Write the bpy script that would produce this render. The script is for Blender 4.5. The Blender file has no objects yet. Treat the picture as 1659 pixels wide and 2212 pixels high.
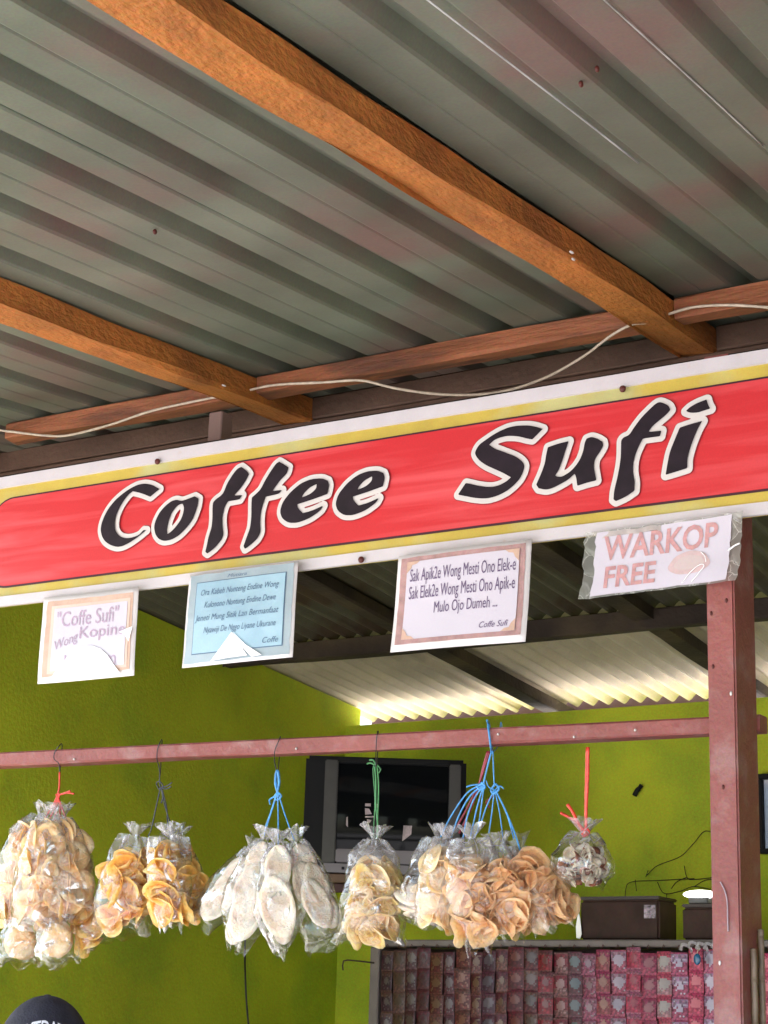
import bpy, bmesh, math, random
import numpy as np
from mathutils import Vector, Matrix, noise
random.seed(7)
R = math.radians
sc = bpy.context.scene
COL = sc.collection

# ------------------------------------------------------------------ camera
YAW, PITCH, ROLL = R(-31.765), R(15.88), R(1.856)
FPX, CX, CY = 4000.0, 829.5, 1106.0
O = Vector((0, 0, 1.6))
_f = Vector((math.sin(YAW)*math.cos(PITCH), math.cos(YAW)*math.cos(PITCH), math.sin(PITCH)))
_r0 = Vector((math.cos(YAW), -math.sin(YAW), 0)); _u0 = _r0.cross(_f)
_r = _r0*math.cos(ROLL) + _u0*math.sin(ROLL)
_u = -_r0*math.sin(ROLL) + _u0*math.cos(ROLL)
cam_d = bpy.data.cameras.new('camera'); cam = bpy.data.objects.new('camera', cam_d); COL.objects.link(cam)
cam.matrix_world = Matrix((( _r.x, _u.x, -_f.x, O.x), (_r.y, _u.y, -_f.y, O.y), (_r.z, _u.z, -_f.z, O.z), (0, 0, 0, 1)))
cam_d.sensor_fit = 'VERTICAL'; cam_d.sensor_height = 36; cam_d.lens = 36*FPX/2212
cam_d.clip_start = 0.05; cam_d.clip_end = 2000
sc.camera = cam

# ------------------------------------------------------------------ world, sun, exposure
SUN_EL, SUN_AZ = 52.0, 262.0          # compass azimuth (0 = +Y, clockwise)
w = bpy.data.worlds.new('World'); sc.world = w; w.use_nodes = True
nt = w.node_tree; bg = nt.nodes['Background']
sky = nt.nodes.new('ShaderNodeTexSky'); sky.sky_type = 'NISHITA'; sky.sun_disc = False
sky.sun_elevation = R(SUN_EL); sky.sun_rotation = R(SUN_AZ)
sky.air_density = 1.2; sky.dust_density = 2.0
nt.links.new(sky.outputs[0], bg.inputs[0]); bg.inputs[1].default_value = 0.15
sd = bpy.data.lights.new('sun', 'SUN'); sd.energy = 4.6; sd.angle = R(0.5); sd.color = (1, .965, .93)
so = bpy.data.objects.new('sun', sd); COL.objects.link(so)
sdir = Vector((math.sin(R(SUN_AZ))*math.cos(R(SUN_EL)), math.cos(R(SUN_AZ))*math.cos(R(SUN_EL)), math.sin(R(SUN_EL))))
so.rotation_euler = sdir.to_track_quat('Z', 'Y').to_euler(); so.location = (0, 0, 20)
sc.view_settings.view_transform = 'Standard'; sc.view_settings.look = 'None'
sc.view_settings.gamma = 1; sc.view_settings.use_curve_mapping = False
sc.view_settings.exposure = 2.3
sc.cycles.max_bounces = 10; sc.cycles.diffuse_bounces = 6; sc.cycles.transparent_max_bounces = 24
sc.cycles.caustics_reflective = False; sc.cycles.caustics_refractive = False

# ------------------------------------------------------------------ measuring helpers
def ray(x, y): return (_f*FPX + _r*(x-CX) - _u*(y-CY)).normalized()
def at(x, y, Y):                                   # point of the place on the vertical plane Y
    d = ray(x, y); return O + d*(Y/d.y)
def on_slope(x, y, z0, y0, s):
    d = ray(x, y); return O + d*((z0-s*y0-O.z)/(d.z-s*d.y))
def z1(Y): return 3.3 + .089*(Y-3.95)              # awning roof
def z2(Y): return 3.3 - .075*(Y-3.95)              # rear roof

# ------------------------------------------------------------------ materials
def srgb(c):
    return tuple(((v/255)/12.92 if v/255 <= .04045 else ((v/255+.055)/1.055)**2.4) for v in c)+(1,)
MATS = {}
def mat(name, c, rough=.6, var=.12, vscale=4., grain=.10, gscale=260., spec=.4, metal=0., bump=.0, bscale=60., c2=None, c2f=.5, c2scale=3., stretch=None, sheen=0, coat=0, trans=0):
    """procedural: base colour with broad stains towards c2, fine grain, bump"""
    if name in MATS: return MATS[name]
    m = bpy.data.materials.new(name); m.use_nodes = True; n = m.node_tree; N = n.nodes; Lk = n.links
    b = N['Principled BSDF']; b.inputs['Roughness'].default_value = rough
    b.inputs['Specular IOR Level'].default_value = spec; b.inputs['Metallic'].default_value = metal
    b.inputs['Coat Weight'].default_value = coat
    if trans: b.inputs['Transmission Weight'].default_value = trans
    tc = N.new('ShaderNodeTexCoord'); mp = N.new('ShaderNodeMapping')
    Lk.new(tc.outputs['Object'], mp.inputs[0])
    if stretch: mp.inputs['Scale'].default_value = stretch
    n1 = N.new('ShaderNodeTexNoise'); n1.inputs['Scale'].default_value = vscale; n1.inputs['Detail'].default_value = 6
    Lk.new(mp.outputs[0], n1.inputs[0])
    g = N.new('ShaderNodeTexNoise'); g.inputs['Scale'].default_value = gscale; g.inputs['Detail'].default_value = 2
    Lk.new(tc.outputs['Object'], g.inputs[0])
    r1 = N.new('ShaderNodeMapRange'); r1.inputs[1].default_value = .3; r1.inputs[2].default_value = .7
    r1.inputs[3].default_value = 1-var; r1.inputs[4].default_value = 1+var
    Lk.new(n1.outputs[0], r1.inputs[0])
    mul = N.new('ShaderNodeMix'); mul.data_type = 'RGBA'; mul.blend_type = 'MULTIPLY'; mul.inputs[0].default_value = 1
    base = c if len(c) == 4 else tuple(c)+(1,)
    if c2:
        n3 = N.new('ShaderNodeTexNoise'); n3.inputs['Scale'].default_value = c2scale; n3.inputs['Detail'].default_value = 5
        Lk.new(mp.outputs[0], n3.inputs[0])
        r3 = N.new('ShaderNodeMapRange'); r3.inputs[1].default_value = .62-c2f*.3; r3.inputs[2].default_value = .78-c2f*.3
        Lk.new(n3.outputs[0], r3.inputs[0])
        mx = N.new('ShaderNodeMix'); mx.data_type = 'RGBA'
        mx.inputs[6].default_value = base; mx.inputs[7].default_value = tuple(c2)[:3]+(1,)
        Lk.new(r3.outputs[0], mx.inputs[0]); Lk.new(mx.outputs[2], mul.inputs[6])
    else:
        mul.inputs[6].default_value = base
    Lk.new(r1.outputs[0], mul.inputs[7])
    gm = N.new('ShaderNodeMix'); gm.data_type = 'RGBA'; gm.blend_type = 'OVERLAY'; gm.inputs[0].default_value = grain
    Lk.new(mul.outputs[2], gm.inputs[6]); Lk.new(g.outputs[1], gm.inputs[7])
    Lk.new(gm.outputs[2], b.inputs['Base Color'])
    if bump:
        bn = N.new('ShaderNodeTexNoise'); bn.inputs['Scale'].default_value = bscale; bn.inputs['Detail'].default_value = 6
        Lk.new(mp.outputs[0], bn.inputs[0])
        bp = N.new('ShaderNodeBump'); bp.inputs['Strength'].default_value = bump; bp.inputs['Distance'].default_value = .01
        Lk.new(bn.outputs[0], bp.inputs['Height']); Lk.new(bp.outputs[0], b.inputs['Normal'])
    MATS[name] = m; return m

def film_mat(name, haze=.10, tint=(1, 1, 1), bump=.9, scale=28., rough=.12, base=.10, edge=.75):
    """thin clear plastic film: mostly see-through, glossy crumples, a little milky"""
    m = bpy.data.materials.new(name); m.use_nodes = True; n = m.node_tree; N = n.nodes; Lk = n.links
    N.remove(N['Principled BSDF']); out = N['Material Output']
    tr = N.new('ShaderNodeBsdfTransparent'); tr.inputs[0].default_value = (.97, .97, .97, 1)
    gl = N.new('ShaderNodeBsdfGlossy'); gl.inputs['Roughness'].default_value = rough
    df = N.new('ShaderNodeBsdfDiffuse'); df.inputs[0].default_value = tuple(tint)+(1,)
    tl = N.new('ShaderNodeBsdfTranslucent'); tl.inputs[0].default_value = tuple(tint)+(1,)
    tc = N.new('ShaderNodeTexCoord')
    v = N.new('ShaderNodeTexVoronoi'); v.feature = 'DISTANCE_TO_EDGE'; v.inputs['Scale'].default_value = scale
    nz = N.new('ShaderNodeTexNoise'); nz.inputs['Scale'].default_value = scale*.7; nz.inputs['Detail'].default_value = 5; nz.inputs['Distortion'].default_value = 1.5
    Lk.new(tc.outputs['Object'], nz.inputs[0])
    mxv = N.new('ShaderNodeMix'); mxv.data_type = 'RGBA'; mxv.inputs[0].default_value = .05
    Lk.new(tc.outputs['Object'], mxv.inputs[6]); Lk.new(nz.outputs[1], mxv.inputs[7]); Lk.new(mxv.outputs[2], v.inputs[0])
    ad = N.new('ShaderNodeMath'); ad.operation = 'ADD'
    Lk.new(v.outputs[0], ad.inputs[0]); Lk.new(nz.outputs[0], ad.inputs[1])
    bp = N.new('ShaderNodeBump'); bp.inputs['Strength'].default_value = bump; bp.inputs['Distance'].default_value = .012
    Lk.new(ad.outputs[0], bp.inputs['Height'])
    Lk.new(bp.outputs[0], gl.inputs['Normal'])
    lw = N.new('ShaderNodeLayerWeight'); lw.inputs[0].default_value = .35; Lk.new(bp.outputs[0], lw.inputs['Normal'])
    mr = N.new('ShaderNodeMapRange'); mr.inputs[3].default_value = base; mr.inputs[4].default_value = edge
    Lk.new(lw.outputs['Facing'], mr.inputs[0])
    n9 = N.new('ShaderNodeTexNoise'); n9.inputs['Scale'].default_value = scale*1.3; n9.inputs['Detail'].default_value = 3; n9.inputs['Distortion'].default_value = 1.2
    Lk.new(tc.outputs['Object'], n9.inputs[0])
    p9 = N.new('ShaderNodeMapRange'); p9.inputs[1].default_value = .60; p9.inputs[2].default_value = .66; p9.inputs[4].default_value = .38
    Lk.new(n9.outputs[0], p9.inputs[0]); a9 = N.new('ShaderNodeMath'); a9.operation = 'ADD'; a9.use_clamp = True
    Lk.new(mr.outputs[0], a9.inputs[0]); Lk.new(p9.outputs[0], a9.inputs[1]); mr = a9
    # white lines at the creases stand in for glints on the film
    cr = N.new('ShaderNodeMapRange'); cr.inputs[1].default_value = .0; cr.inputs[2].default_value = .03
    cr.inputs[3].default_value = min(.8, haze*2+.18); cr.inputs[4].default_value = haze
    Lk.new(v.outputs[0], cr.inputs[0])
    dd = N.new('ShaderNodeMixShader'); dd.inputs[0].default_value = .5; Lk.new(df.outputs[0], dd.inputs[1]); Lk.new(tl.outputs[0], dd.inputs[2])
    a = N.new('ShaderNodeMixShader'); Lk.new(mr.outputs[0], a.inputs[0]); Lk.new(tr.outputs[0], a.inputs[1]); Lk.new(gl.outputs[0], a.inputs[2])
    c = N.new('ShaderNodeMixShader'); Lk.new(cr.outputs[0], c.inputs[0]); Lk.new(a.outputs[0], c.inputs[1]); Lk.new(dd.outputs[0], c.inputs[2])
    Lk.new(c.outputs[0], out.inputs[0]); return m

# ------------------------------------------------------------------ mesh helpers
def link(name, me, m=None, parent=None):
    o = bpy.data.objects.new(name, me); COL.objects.link(o)
    if m is not None and me is not None:
        for x in (m if isinstance(m, (list, tuple)) else [m]): me.materials.append(x)
    if parent is not None: o.parent = parent
    return o
def tag(o, label=None, cat=None, group=None, kind=None):
    if label: o['label'] = label
    if cat: o['category'] = cat
    if group: o['group'] = group
    if kind: o['kind'] = kind
    return o
def thing(name, label, cat, group=None, loc=(0, 0, 0)):
    o = bpy.data.objects.new(name, None); COL.objects.link(o); o.location = loc; o.empty_display_size = .05
    return tag(o, label, cat, group)
def put(name, me, m, parent):          # world-space mesh under a thing whose Empty may be moved
    o = link(name, me, m, parent)
    if parent is not None: o.location = -Vector(parent.location)
    return o
def pydata(v, f, smooth=False, mi=None):
    me = bpy.data.meshes.new('mesh'); me.from_pydata([tuple(p) for p in v], [], f); me.update()
    if smooth: me.polygons.foreach_set('use_smooth', [True]*len(me.polygons))
    if mi: me.polygons.foreach_set('material_index', mi)
    return me
def box_me(lo, hi, bev=.003, seg=1):
    bm = bmesh.new(); bmesh.ops.create_cube(bm, size=1)
    for v in bm.verts:
        v.co = Vector(((lo[i]+hi[i])/2 + v.co[i]*(hi[i]-lo[i])) for i in range(3))
    if bev: bmesh.ops.bevel(bm, geom=bm.edges[:], offset=bev, segments=seg, affect='EDGES', clamp_overlap=True)
    me = bpy.data.meshes.new('box'); bm.to_mesh(me); bm.free(); return me
def beam_me(a, b, w, h, seed=0, rough=.003, n=26, taper=1.0):
    """sawn timber from a to b; a and b run along the centre of its TOP face"""
    a = Vector(a); b = Vector(b); d = (b-a).normalized(); side = d.cross(Vector((0, 0, 1))).normalized(); up = side.cross(d)
    V = []; F = []; ring = []
    c = .004
    sec = [(-w/2+c, 0), (w/2-c, 0), (w/2, -c), (w/2, -h+c), (w/2-c, -h), (-w/2+c, -h), (-w/2, -h+c), (-w/2, -c)]
    for i in range(n+1):
        t = i/n; p = a.lerp(b, t); k = len(V)
        for j, (x, y) in enumerate(sec):
            q = Vector((t*(b-a).length*2.2+seed*7, j*3.1, seed))
            x += noise.noise(q)*rough; y += noise.noise(q+Vector((5, 9, 2)))*rough*(1 if j > 1 else 0)
            V.append(p + side*x + up*y)
        if i: F += [(k-8+j, k-8+(j+1) % 8, k+(j+1) % 8, k+j) for j in range(8)]
    F.append(tuple(range(7, -1, -1))); F.append(tuple(range(len(V)-8, len(V))))
    return pydata(V, F)
def smooth_path(P, sub=6):
    P = [Vector(p) for p in P]
    if len(P) < 3: return P
    out = []
    for i in range(len(P)-1):
        p0 = P[max(i-1, 0)]; p1 = P[i]; p2 = P[i+1]; p3 = P[min(i+2, len(P)-1)]
        for k in range(sub):
            t = k/sub
            out.append(.5*((2*p1)+(-p0+p2)*t+(2*p0-5*p1+4*p2-p3)*t*t+(-p0+3*p1-3*p2+p3)*t**3))
    out.append(P[-1]); return out
def tube_me(paths, r, n=6, sub=6, flat=1.0):
    """round cords along smoothed paths; r may be a list per path"""
    V = []; F = []
    for pi, P in enumerate(paths):
        P = smooth_path(P, sub); rr = r[pi] if isinstance(r, (list, tuple)) else r
        k0 = len(V)
        for i, p in enumerate(P):
            d = (P[min(i+1, len(P)-1)]-P[max(i-1, 0)]).normalized()
            s = d.cross(Vector((.13, 1, .21))).normalized(); u = s.cross(d)
            rad = rr*(1+.18*noise.noise(p*60))
            for j in range(n):
                a = 2*math.pi*j/n; V.append(p + s*math.cos(a)*rad + u*math.sin(a)*rad*flat)
            if i: k = k0+i*n; F += [(k-n+j, k-n+(j+1) % n, k+(j+1) % n, k+j) for j in range(n)]
        F.append(tuple(range(k0+n-1, k0-1, -1))); F.append(tuple(range(len(V)-n, len(V))))
    return pydata(V, F, True)
def join_me(mes):
    bm = bmesh.new()
    for m in mes: bm.from_mesh(m)
    me = bpy.data.meshes.new('joined'); bm.to_mesh(me); bm.free(); return me
def ell_me(c, r, seg=16, rings=10):
    bm = bmesh.new(); bmesh.ops.create_uvsphere(bm, u_segments=seg, v_segments=rings, radius=1)
    for v in bm.verts: v.co = Vector((c[0]+v.co.x*r[0], c[1]+v.co.y*r[1], c[2]+v.co.z*r[2]))
    me = bpy.data.meshes.new('ball'); bm.to_mesh(me); bm.free()
    me.polygons.foreach_set('use_smooth', [True]*len(me.polygons)); return me

def text_me(body, bold=0.0, shear=0.0):
    """text as a filled flat mesh; verts normalised so that width = 1 -> returns list of verts, faces, height"""
    cu = bpy.data.curves.new('t', 'FONT'); cu.body = body; cu.size = 1; cu.resolution_u = 3; cu.offset = bold; cu.shear = shear
    o = bpy.data.objects.new('t', cu); COL.objects.link(o)
    dg = bpy.context.evaluated_depsgraph_get(); me = o.evaluated_get(dg).to_mesh()
    V = [v.co.copy() for v in me.vertices]; F = [tuple(p.vertices) for p in me.polygons]
    o.evaluated_get(dg).to_mesh_clear(); bpy.data.objects.remove(o); bpy.data.curves.remove(cu)
    x0 = min(v.x for v in V); x1 = max(v.x for v in V); y0 = min(v.y for v in V); y1 = max(v.y for v in V)
    return [((v.x-x0)/(x1-x0), (v.y-y0)/(y1-y0)) for v in V], F

# ------------------------------------------------------------------ colours
M_roof = mat('galvanised_sheet', (.145, .162, .122), rough=.5, var=.22, vscale=3.2, grain=.25, gscale=170, spec=.5, metal=.15, c2=(.168, .118, .10), c2f=.4, c2scale=2.4, bump=.15, bscale=9)
M_roof2 = mat('eave_lit_corrugated_sheet', (.62, .54, .43), rough=.6, var=.2, vscale=3, grain=.25, gscale=150, spec=.3, c2=(.52, .44, .33), c2f=.3, c2scale=2.5)  # pale course by the eave, the light there put into its colour
M_roof3 = mat('shaded_corrugated_sheet', (.12, .115, .075), rough=.65, var=.3, vscale=3, grain=.3, gscale=150, spec=.2, c2=(.07, .05, .03), c2f=.45, c2scale=3)  # near course of the same roof, darkened to carry the shade
M_wood = mat('orange_stained_timber', (.40, .142, .030), rough=.62, var=.25, vscale=5, grain=.35, gscale=140, c2=(.28, .095, .022), c2f=.3, c2scale=4, stretch=(2.2, 1.1, 2.2), bump=.8, bscale=38)
M_woodd = mat('brown_timber', (.30, .105, .045), rough=.7, var=.3, vscale=6, grain=.35, gscale=140, c2=(.14, .055, .03), c2f=.4, c2scale=5, stretch=(.6, 3, 3), bump=.5, bscale=30)
M_dark = mat('dark_old_timber', (.035, .024, .017), rough=.8, var=.3, grain=.3, c2=(.07, .05, .028), c2f=.4, bump=.4)
M_post = mat('mauve_painted_timber', (.25, .076, .066), rough=.5, var=.10, vscale=9, grain=.3, gscale=180, c2=(.29, .135, .125), c2f=.35, c2scale=16, bump=.35, bscale=45)
M_green = mat('lime_green_plaster', (.52, .60, .034), rough=.75, var=.14, vscale=2.0, grain=.34, gscale=130, c2=(.40, .52, .034), c2f=.4, c2scale=3.5, bump=.25, bscale=60, spec=.25)
M_white = mat('white_aluminium_edge', (.56, .53, .54), rough=.45, var=.05, vscale=14, grain=.10, c2=(.56, .48, .44), c2f=-.1, c2scale=40)
M_yellow = mat('yellow_print', (.50, .38, .065), rough=.5, var=.10, vscale=9, grain=.15, c2=(.46, .44, .18), c2f=.4, c2scale=5)
M_line = mat('dark_maroon_print', (.05, .012, .02), rough=.5, grain=.1)
M_black = mat('dark_plum_letter_print', (.014, .008, .013), rough=.5, var=.3, vscale=30, grain=.3, spec=.25)
M_lwhite = mat('off_white_letter_border_print', (.62, .59, .56), rough=.5, var=.06, grain=.1, c2=(.42, .4, .36), c2f=-.2, c2scale=45)
M_cable = mat('cream_cable', (.62, .52, .40), rough=.45, var=.2, vscale=60, grain=.1)
M_nail = mat('rusty_nail', (.09, .02, .015), rough=.5)

def banner_red():
    m = mat('red_banner_print', (.86, .07, .075), rough=.45, var=.05, grain=.16, spec=.45)
    N = m.node_tree.nodes; Lk = m.node_tree.links
    # printed pattern of lighter silky streaks running along the banner
    tc = N.new('ShaderNodeTexCoord'); mp = N.new('ShaderNodeMapping'); mp.inputs['Scale'].default_value = (1.1, 1, 16)
    mp.inputs['Rotation'].default_value = (0, R(6), 0)
    nz = N.new('ShaderNodeTexNoise'); nz.inputs['Scale'].default_value = 1.7; nz.inputs['Detail'].default_value = 4; nz.inputs['Distortion'].default_value = .6
    Lk.new(tc.outputs['Object'], mp.inputs[0]); Lk.new(mp.outputs[0], nz.inputs[0])
    rr = N.new('ShaderNodeMapRange'); rr.inputs[1].default_value = .44; rr.inputs[2].default_value = .72; rr.inputs[4].default_value = .8
    Lk.new(nz.outputs[0], rr.inputs[0])
    mul = [n for n in N if n.type == 'MIX' and n.blend_type == 'MULTIPLY'][0]
    mx = N.new('ShaderNodeMix'); mx.data_type = 'RGBA'; mx.inputs[6].default_value = (.54, .022, .028, 1); mx.inputs[7].default_value = (.72, .10, .11, 1)
    Lk.new(rr.outputs[0], mx.inputs[0]); Lk.new(mx.outputs[2], mul.inputs[6])
    return m
M_red = banner_red()

# ------------------------------------------------------------------ setting: ground, walls
g = link('ground', pydata([(-400, -400, 0), (400, -400, 0), (400, 400, 0), (-400, 400, 0)], [(0, 1, 2, 3)]),
         mat('pale_packed_earth', (.40, .375, .36), rough=.9, var=.2, vscale=.6, grain=.2, gscale=30, bump=.4, bscale=8)); tag(g, kind='structure')
fl = link('floor', box_me((-4.5, 3.4, 0.0), (2.3, 7.0, .10), .01), mat('cement_floor', (.33, .31, .28), rough=.7, var=.2)); tag(fl, kind='structure')

bounce_slab = link('rear_bounce_slab', box_me((-14, 7.2, 0.0), (12, 16, .02), .004), mat('pale_bounce_concrete', (.62, .57, .52), rough=.85, var=.15)); tag(bounce_slab, kind='structure')  # unseen pale slab added to bounce light up under the rear eave
def wall_me(pts, thick_axis, t, n=10):
    bm = bmesh.new(); vs = [bm.verts.new(p) for p in pts]; f = bm.faces.new(vs)
    r = bmesh.ops.extrude_face_region(bm, geom=[f]); off = Vector((0, 0, 0)); off[thick_axis] = t
    for v in [x for x in r['geom'] if isinstance(x, bmesh.types.BMVert)]: v.co += off
    bmesh.ops.recalc_face_normals(bm, faces=bm.faces[:])
    me = bpy.data.meshes.new('wall'); bm.to_mesh(me); bm.free(); return me
WT = 2.955
bw = link('back_wall', wall_me([(-4.5, 7.0, 0), (2.3, 7.0, 0), (2.3, 7.0, WT), (-4.5, 7.0, WT)], 1, .12), M_green)
tag(bw, 'lime green plastered back wall behind the television and sachet rack', 'wall')
sw = link('side_wall', wall_me([(-4.5, 3.3, 0), (-4.5, 7.12, 0), (-4.5, 7.12, z2(7.12)-.012), (-4.5, 3.96, z2(3.96)-.012), (-4.5, 3.3, z1(3.3)-.012)], 0, -.12), M_green)
tag(sw, 'lime green plastered side wall left of the television, rising to the roof', 'wall')
rw = link('right_shade_wall', wall_me([(2.3, .5, 0), (2.3, 7.12, 0), (2.3, 7.12, z2(7.12)-.02), (2.3, 3.96, z2(3.96)-.02), (2.3, .5, z1(.5)-.02)], 0, .12), mat('dull_brown_shade_wall', (.22, .15, .10), rough=.8, var=.2))  # unseen wall, brought forward to cut light on post and ceiling
tag(rw, 'unseen dull brown wall added on the far right to block side light', 'wall')

# ------------------------------------------------------------------ roofs
def prof_trap(x, x_rib, pitch=.21):
    u = (x-x_rib+pitch/2) % pitch - pitch/2; a = abs(u)
    if a < .016: return .034
    if a < .034: return .034*(.034-a)/.018
    b = pitch/2-a                                   # stiffener bead mid pan
    if b < .005: return .0025*(1-b/.005)
    return 0
def roof_sheet(x0, x1, ya, yb, zf, prof, dx, seed, ny=22, lift=0.0):
    xs = list(np.arange(x0, x1+1e-6, dx)); V = []; F = []; nx = len(xs)
    for j in range(ny+1):
        Y = ya+(yb-ya)*j/ny
        for x in xs:
            w_ = .006*noise.noise(Vector((x*.9, Y*1.3, seed)))
            V.append((x, Y, zf(Y)+prof(x)+w_+lift))
        if j:
            k = j*nx; F += [(k-nx+i, k-nx+i+1, k+i+1, k+i) for i in range(nx-1)]
    return pydata(V, F)
aw = thing('awning_roof', 'grey ribbed metal awning roof on orange timber rafters above the sign', 'roof', loc=(-1.5, 1, 3.1))
RX = -1.80
x = -4.64; i = 0
while x < 2.2:
    put('roof_sheet', roof_sheet(x, x+.85, .55, 4.20, z1, lambda q: prof_trap(q, RX), .00525, 3, lift=.0035*(i % 2)), M_roof, aw)
    x += .84; i += 1
M_laplight = mat('bright_lap_light', (.50, .50, .48), rough=.4, metal=.0, var=.4, vscale=12)  # thin pale lines stand in for light coming through the sheet laps
for xq, ya, yb in ((-1.29, .6, 2.95), (-1.062, .6, 3.0)):
    put('lap_light_line', tube_me([[(xq+.004*math.sin(t), ya+(yb-ya)*t/8, z1(ya+(yb-ya)*t/8)-.0015-.0015) for t in range(9)]], .0016, 5, 3), M_laplight, aw)
def z1r(Y): return z1(Y)-.004
for k, (xc, w_) in enumerate([(-1.600, .094), (-2.785, .092), (-3.97, .09), (-.42, .09), (.76, .09), (1.9, .09)]):
    put('rafter', beam_me((xc, .6, z1r(.6)), (xc, 4.165, z1r(4.165)), w_, .060, seed=k, rough=.014, n=60), M_wood, aw)
# purlin pieces between the rafters near the ridge
for k, (xa, xb) in enumerate([(-3.62, -2.835), (-2.735, -1.652), (-1.550, -.47)]):
    put('purlin', beam_me((xa, 3.785, z1r(3.785)), (xb, 3.785, z1r(3.785)), .060, .050, seed=20+k, rough=.008, n=20), M_woodd, aw)
pb0 = at(447, 960, 3.64); pb1 = at(480, 886, 3.64)
put('packing_block', box_me((pb0.x, 3.64, pb0.z), (pb1.x, 3.69, pb1.z), .003), mat('grey_brown_block', (.20, .13, .11), rough=.7), aw)
for k, (xa, xb) in enumerate([(-4.48, -4.02), (-3.92, -2.835), (-2.735, -1.652), (-1.550, -.47), (-.37, .71), (.81, 1.85)]):
    put('infill_board', beam_me((xa, 4.03, z1(4.03)+.0), (xb, 4.03, z1(4.03)+.0), .018, .064, seed=80+k, rough=.002), mat('brown_grey_board', (.12, .068, .045), rough=.7, var=.3, vscale=5, grain=.3, bump=.3), aw)
put('infill_board', beam_me((-4.48, 4.03, z1(4.03)-.0665), (2.25, 4.03, z1(4.03)-.0665), .018, .10, seed=91, rough=.003), MATS['brown_grey_board'], aw)
put('ridge_beam', beam_me((-4.48, 4.185, 3.314), (2.25, 4.185, 3.314), .022, .22, seed=31, rough=.004), mat('brown_grey_board', (.12, .068, .045), rough=.7, var=.3, vscale=5, grain=.3, bump=.3), aw)
put('ridge_cap', pydata([(-4.7, 3.95, z1(3.95)+.045), (2.5, 3.95, z1(3.95)+.045), (2.5, 4.2, 3.375), (-4.7, 4.2, 3.375), (2.5, 4.5, z2(4.5)+.03), (-4.7, 4.5, z2(4.5)+.03)], [(0, 1, 2, 3), (3, 2, 4, 5)]), M_roof, aw)
put('tie_beam', beam_me((-4.3, 3.545, 3.028), (2.0, 3.545, 3.024), .05, .09, seed=33, rough=.005), M_dark, aw)
for (px, py) in [(1235, 545), (1238, 560), (484, 833)]:
    p = on_slope(px, py, 3.3-.066, 3.95, .089)
    put('paint_fleck', ell_me(p, (.004, .009, .0015), 8, 4), M_lwhite, aw)
for (px, py) in [(335, 495), (1290, 142), (1255, 175)]:
    p = on_slope(px, py, 3.3, 3.95, .089)
    put('roof_screw', ell_me((p.x, p.y, p.z-.006), (.004, .006, .006), 8, 6), M_nail, aw)

rr = thing('rear_roof', 'brown corrugated rear roof glowing pale at its far wavy eave', 'roof', loc=(-3, 6, 3.1))
def prof_wave(x): return .014*math.cos(2*math.pi*x/.076)
x = -4.62; i = 0
while x < 2.2:
    ye = 7.39+.008*noise.noise(Vector((i*3.7, 1, 1)))
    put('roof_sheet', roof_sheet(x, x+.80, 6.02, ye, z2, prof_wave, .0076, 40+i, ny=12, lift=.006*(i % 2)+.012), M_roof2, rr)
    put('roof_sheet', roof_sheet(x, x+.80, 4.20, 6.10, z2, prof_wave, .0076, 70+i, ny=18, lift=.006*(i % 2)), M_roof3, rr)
    x += .76; i += 1
for k, xc in enumerate([-3.56, -2.62, -1.7, -.7, .3, 1.3]):
    put('rafter', beam_me((xc, 4.21, z2(4.21)-.018), (xc, 7.38, z2(7.38)-.018), .075, .05, seed=50+k, rough=.007), M_dark, rr)
put('cross_beam', beam_me((-4.49, 6.06, z2(6.06)-.022), (2.2, 6.06, z2(6.06)-.022), .06, .072, seed=61, rough=.008, n=50), M_dark, rr)
put('cross_beam', beam_me((-4.49, 5.0, z2(5.0)-.022), (2.2, 5.0, z2(5.0)-.022), .05, .048, seed=62, rough=.008, n=50), M_dark, rr)
put('fascia_board', box_me((-4.62, 7.408, 2.945), (2.4, 7.43, 3.085), .003), mat('dark_maroon_fascia', (.06, .022, .018), rough=.8), rr)

# ------------------------------------------------------------------ post and rail
post = link('wooden_post', beam_me((-1.352, 3.56, 3.0), (-1.352, 3.5605, 0.0), .06, .06, 0), M_post)
me = box_me((-1.382, 3.50, 0.0), (-1.322, 3.62, 3.02), .004, 2); post.data = me; me.materials.append(M_post)
tag(post, 'mauve painted square timber post holding the right side of the sign', 'post')
for px, py, c_ in [(1536, 1325, 0), (1569, 1297, 0), (1540, 1440, 0), (1579, 1498, 1), (1562, 1700, 0), (1555, 2080, 1)]:
    p = at(px, py, 3.4985); o = link('nail', ell_me(p, (.003, .002, .005), 8, 5), M_lwhite if c_ else M_nail, post)
RY = 3.645
ra = at(-260, 1641, RY); rb = at(1649, 1546, RY)
rail = link('hanging_rail', beam_me(ra, rb, .045, .037, seed=71, rough=.003, n=50), M_post)
tag(rail, 'mauve painted horizontal timber rail the cracker bags hang from', 'rail')

for px, py in [(1372, 1577), (1076, 1586), (160, 1640), (640, 1617), (1240, 1592)]:
    p = at(px, py, RY-.025); link('nail', ell_me(p, (.003, .003, .003), 8, 5), M_lwhite, rail)
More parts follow.
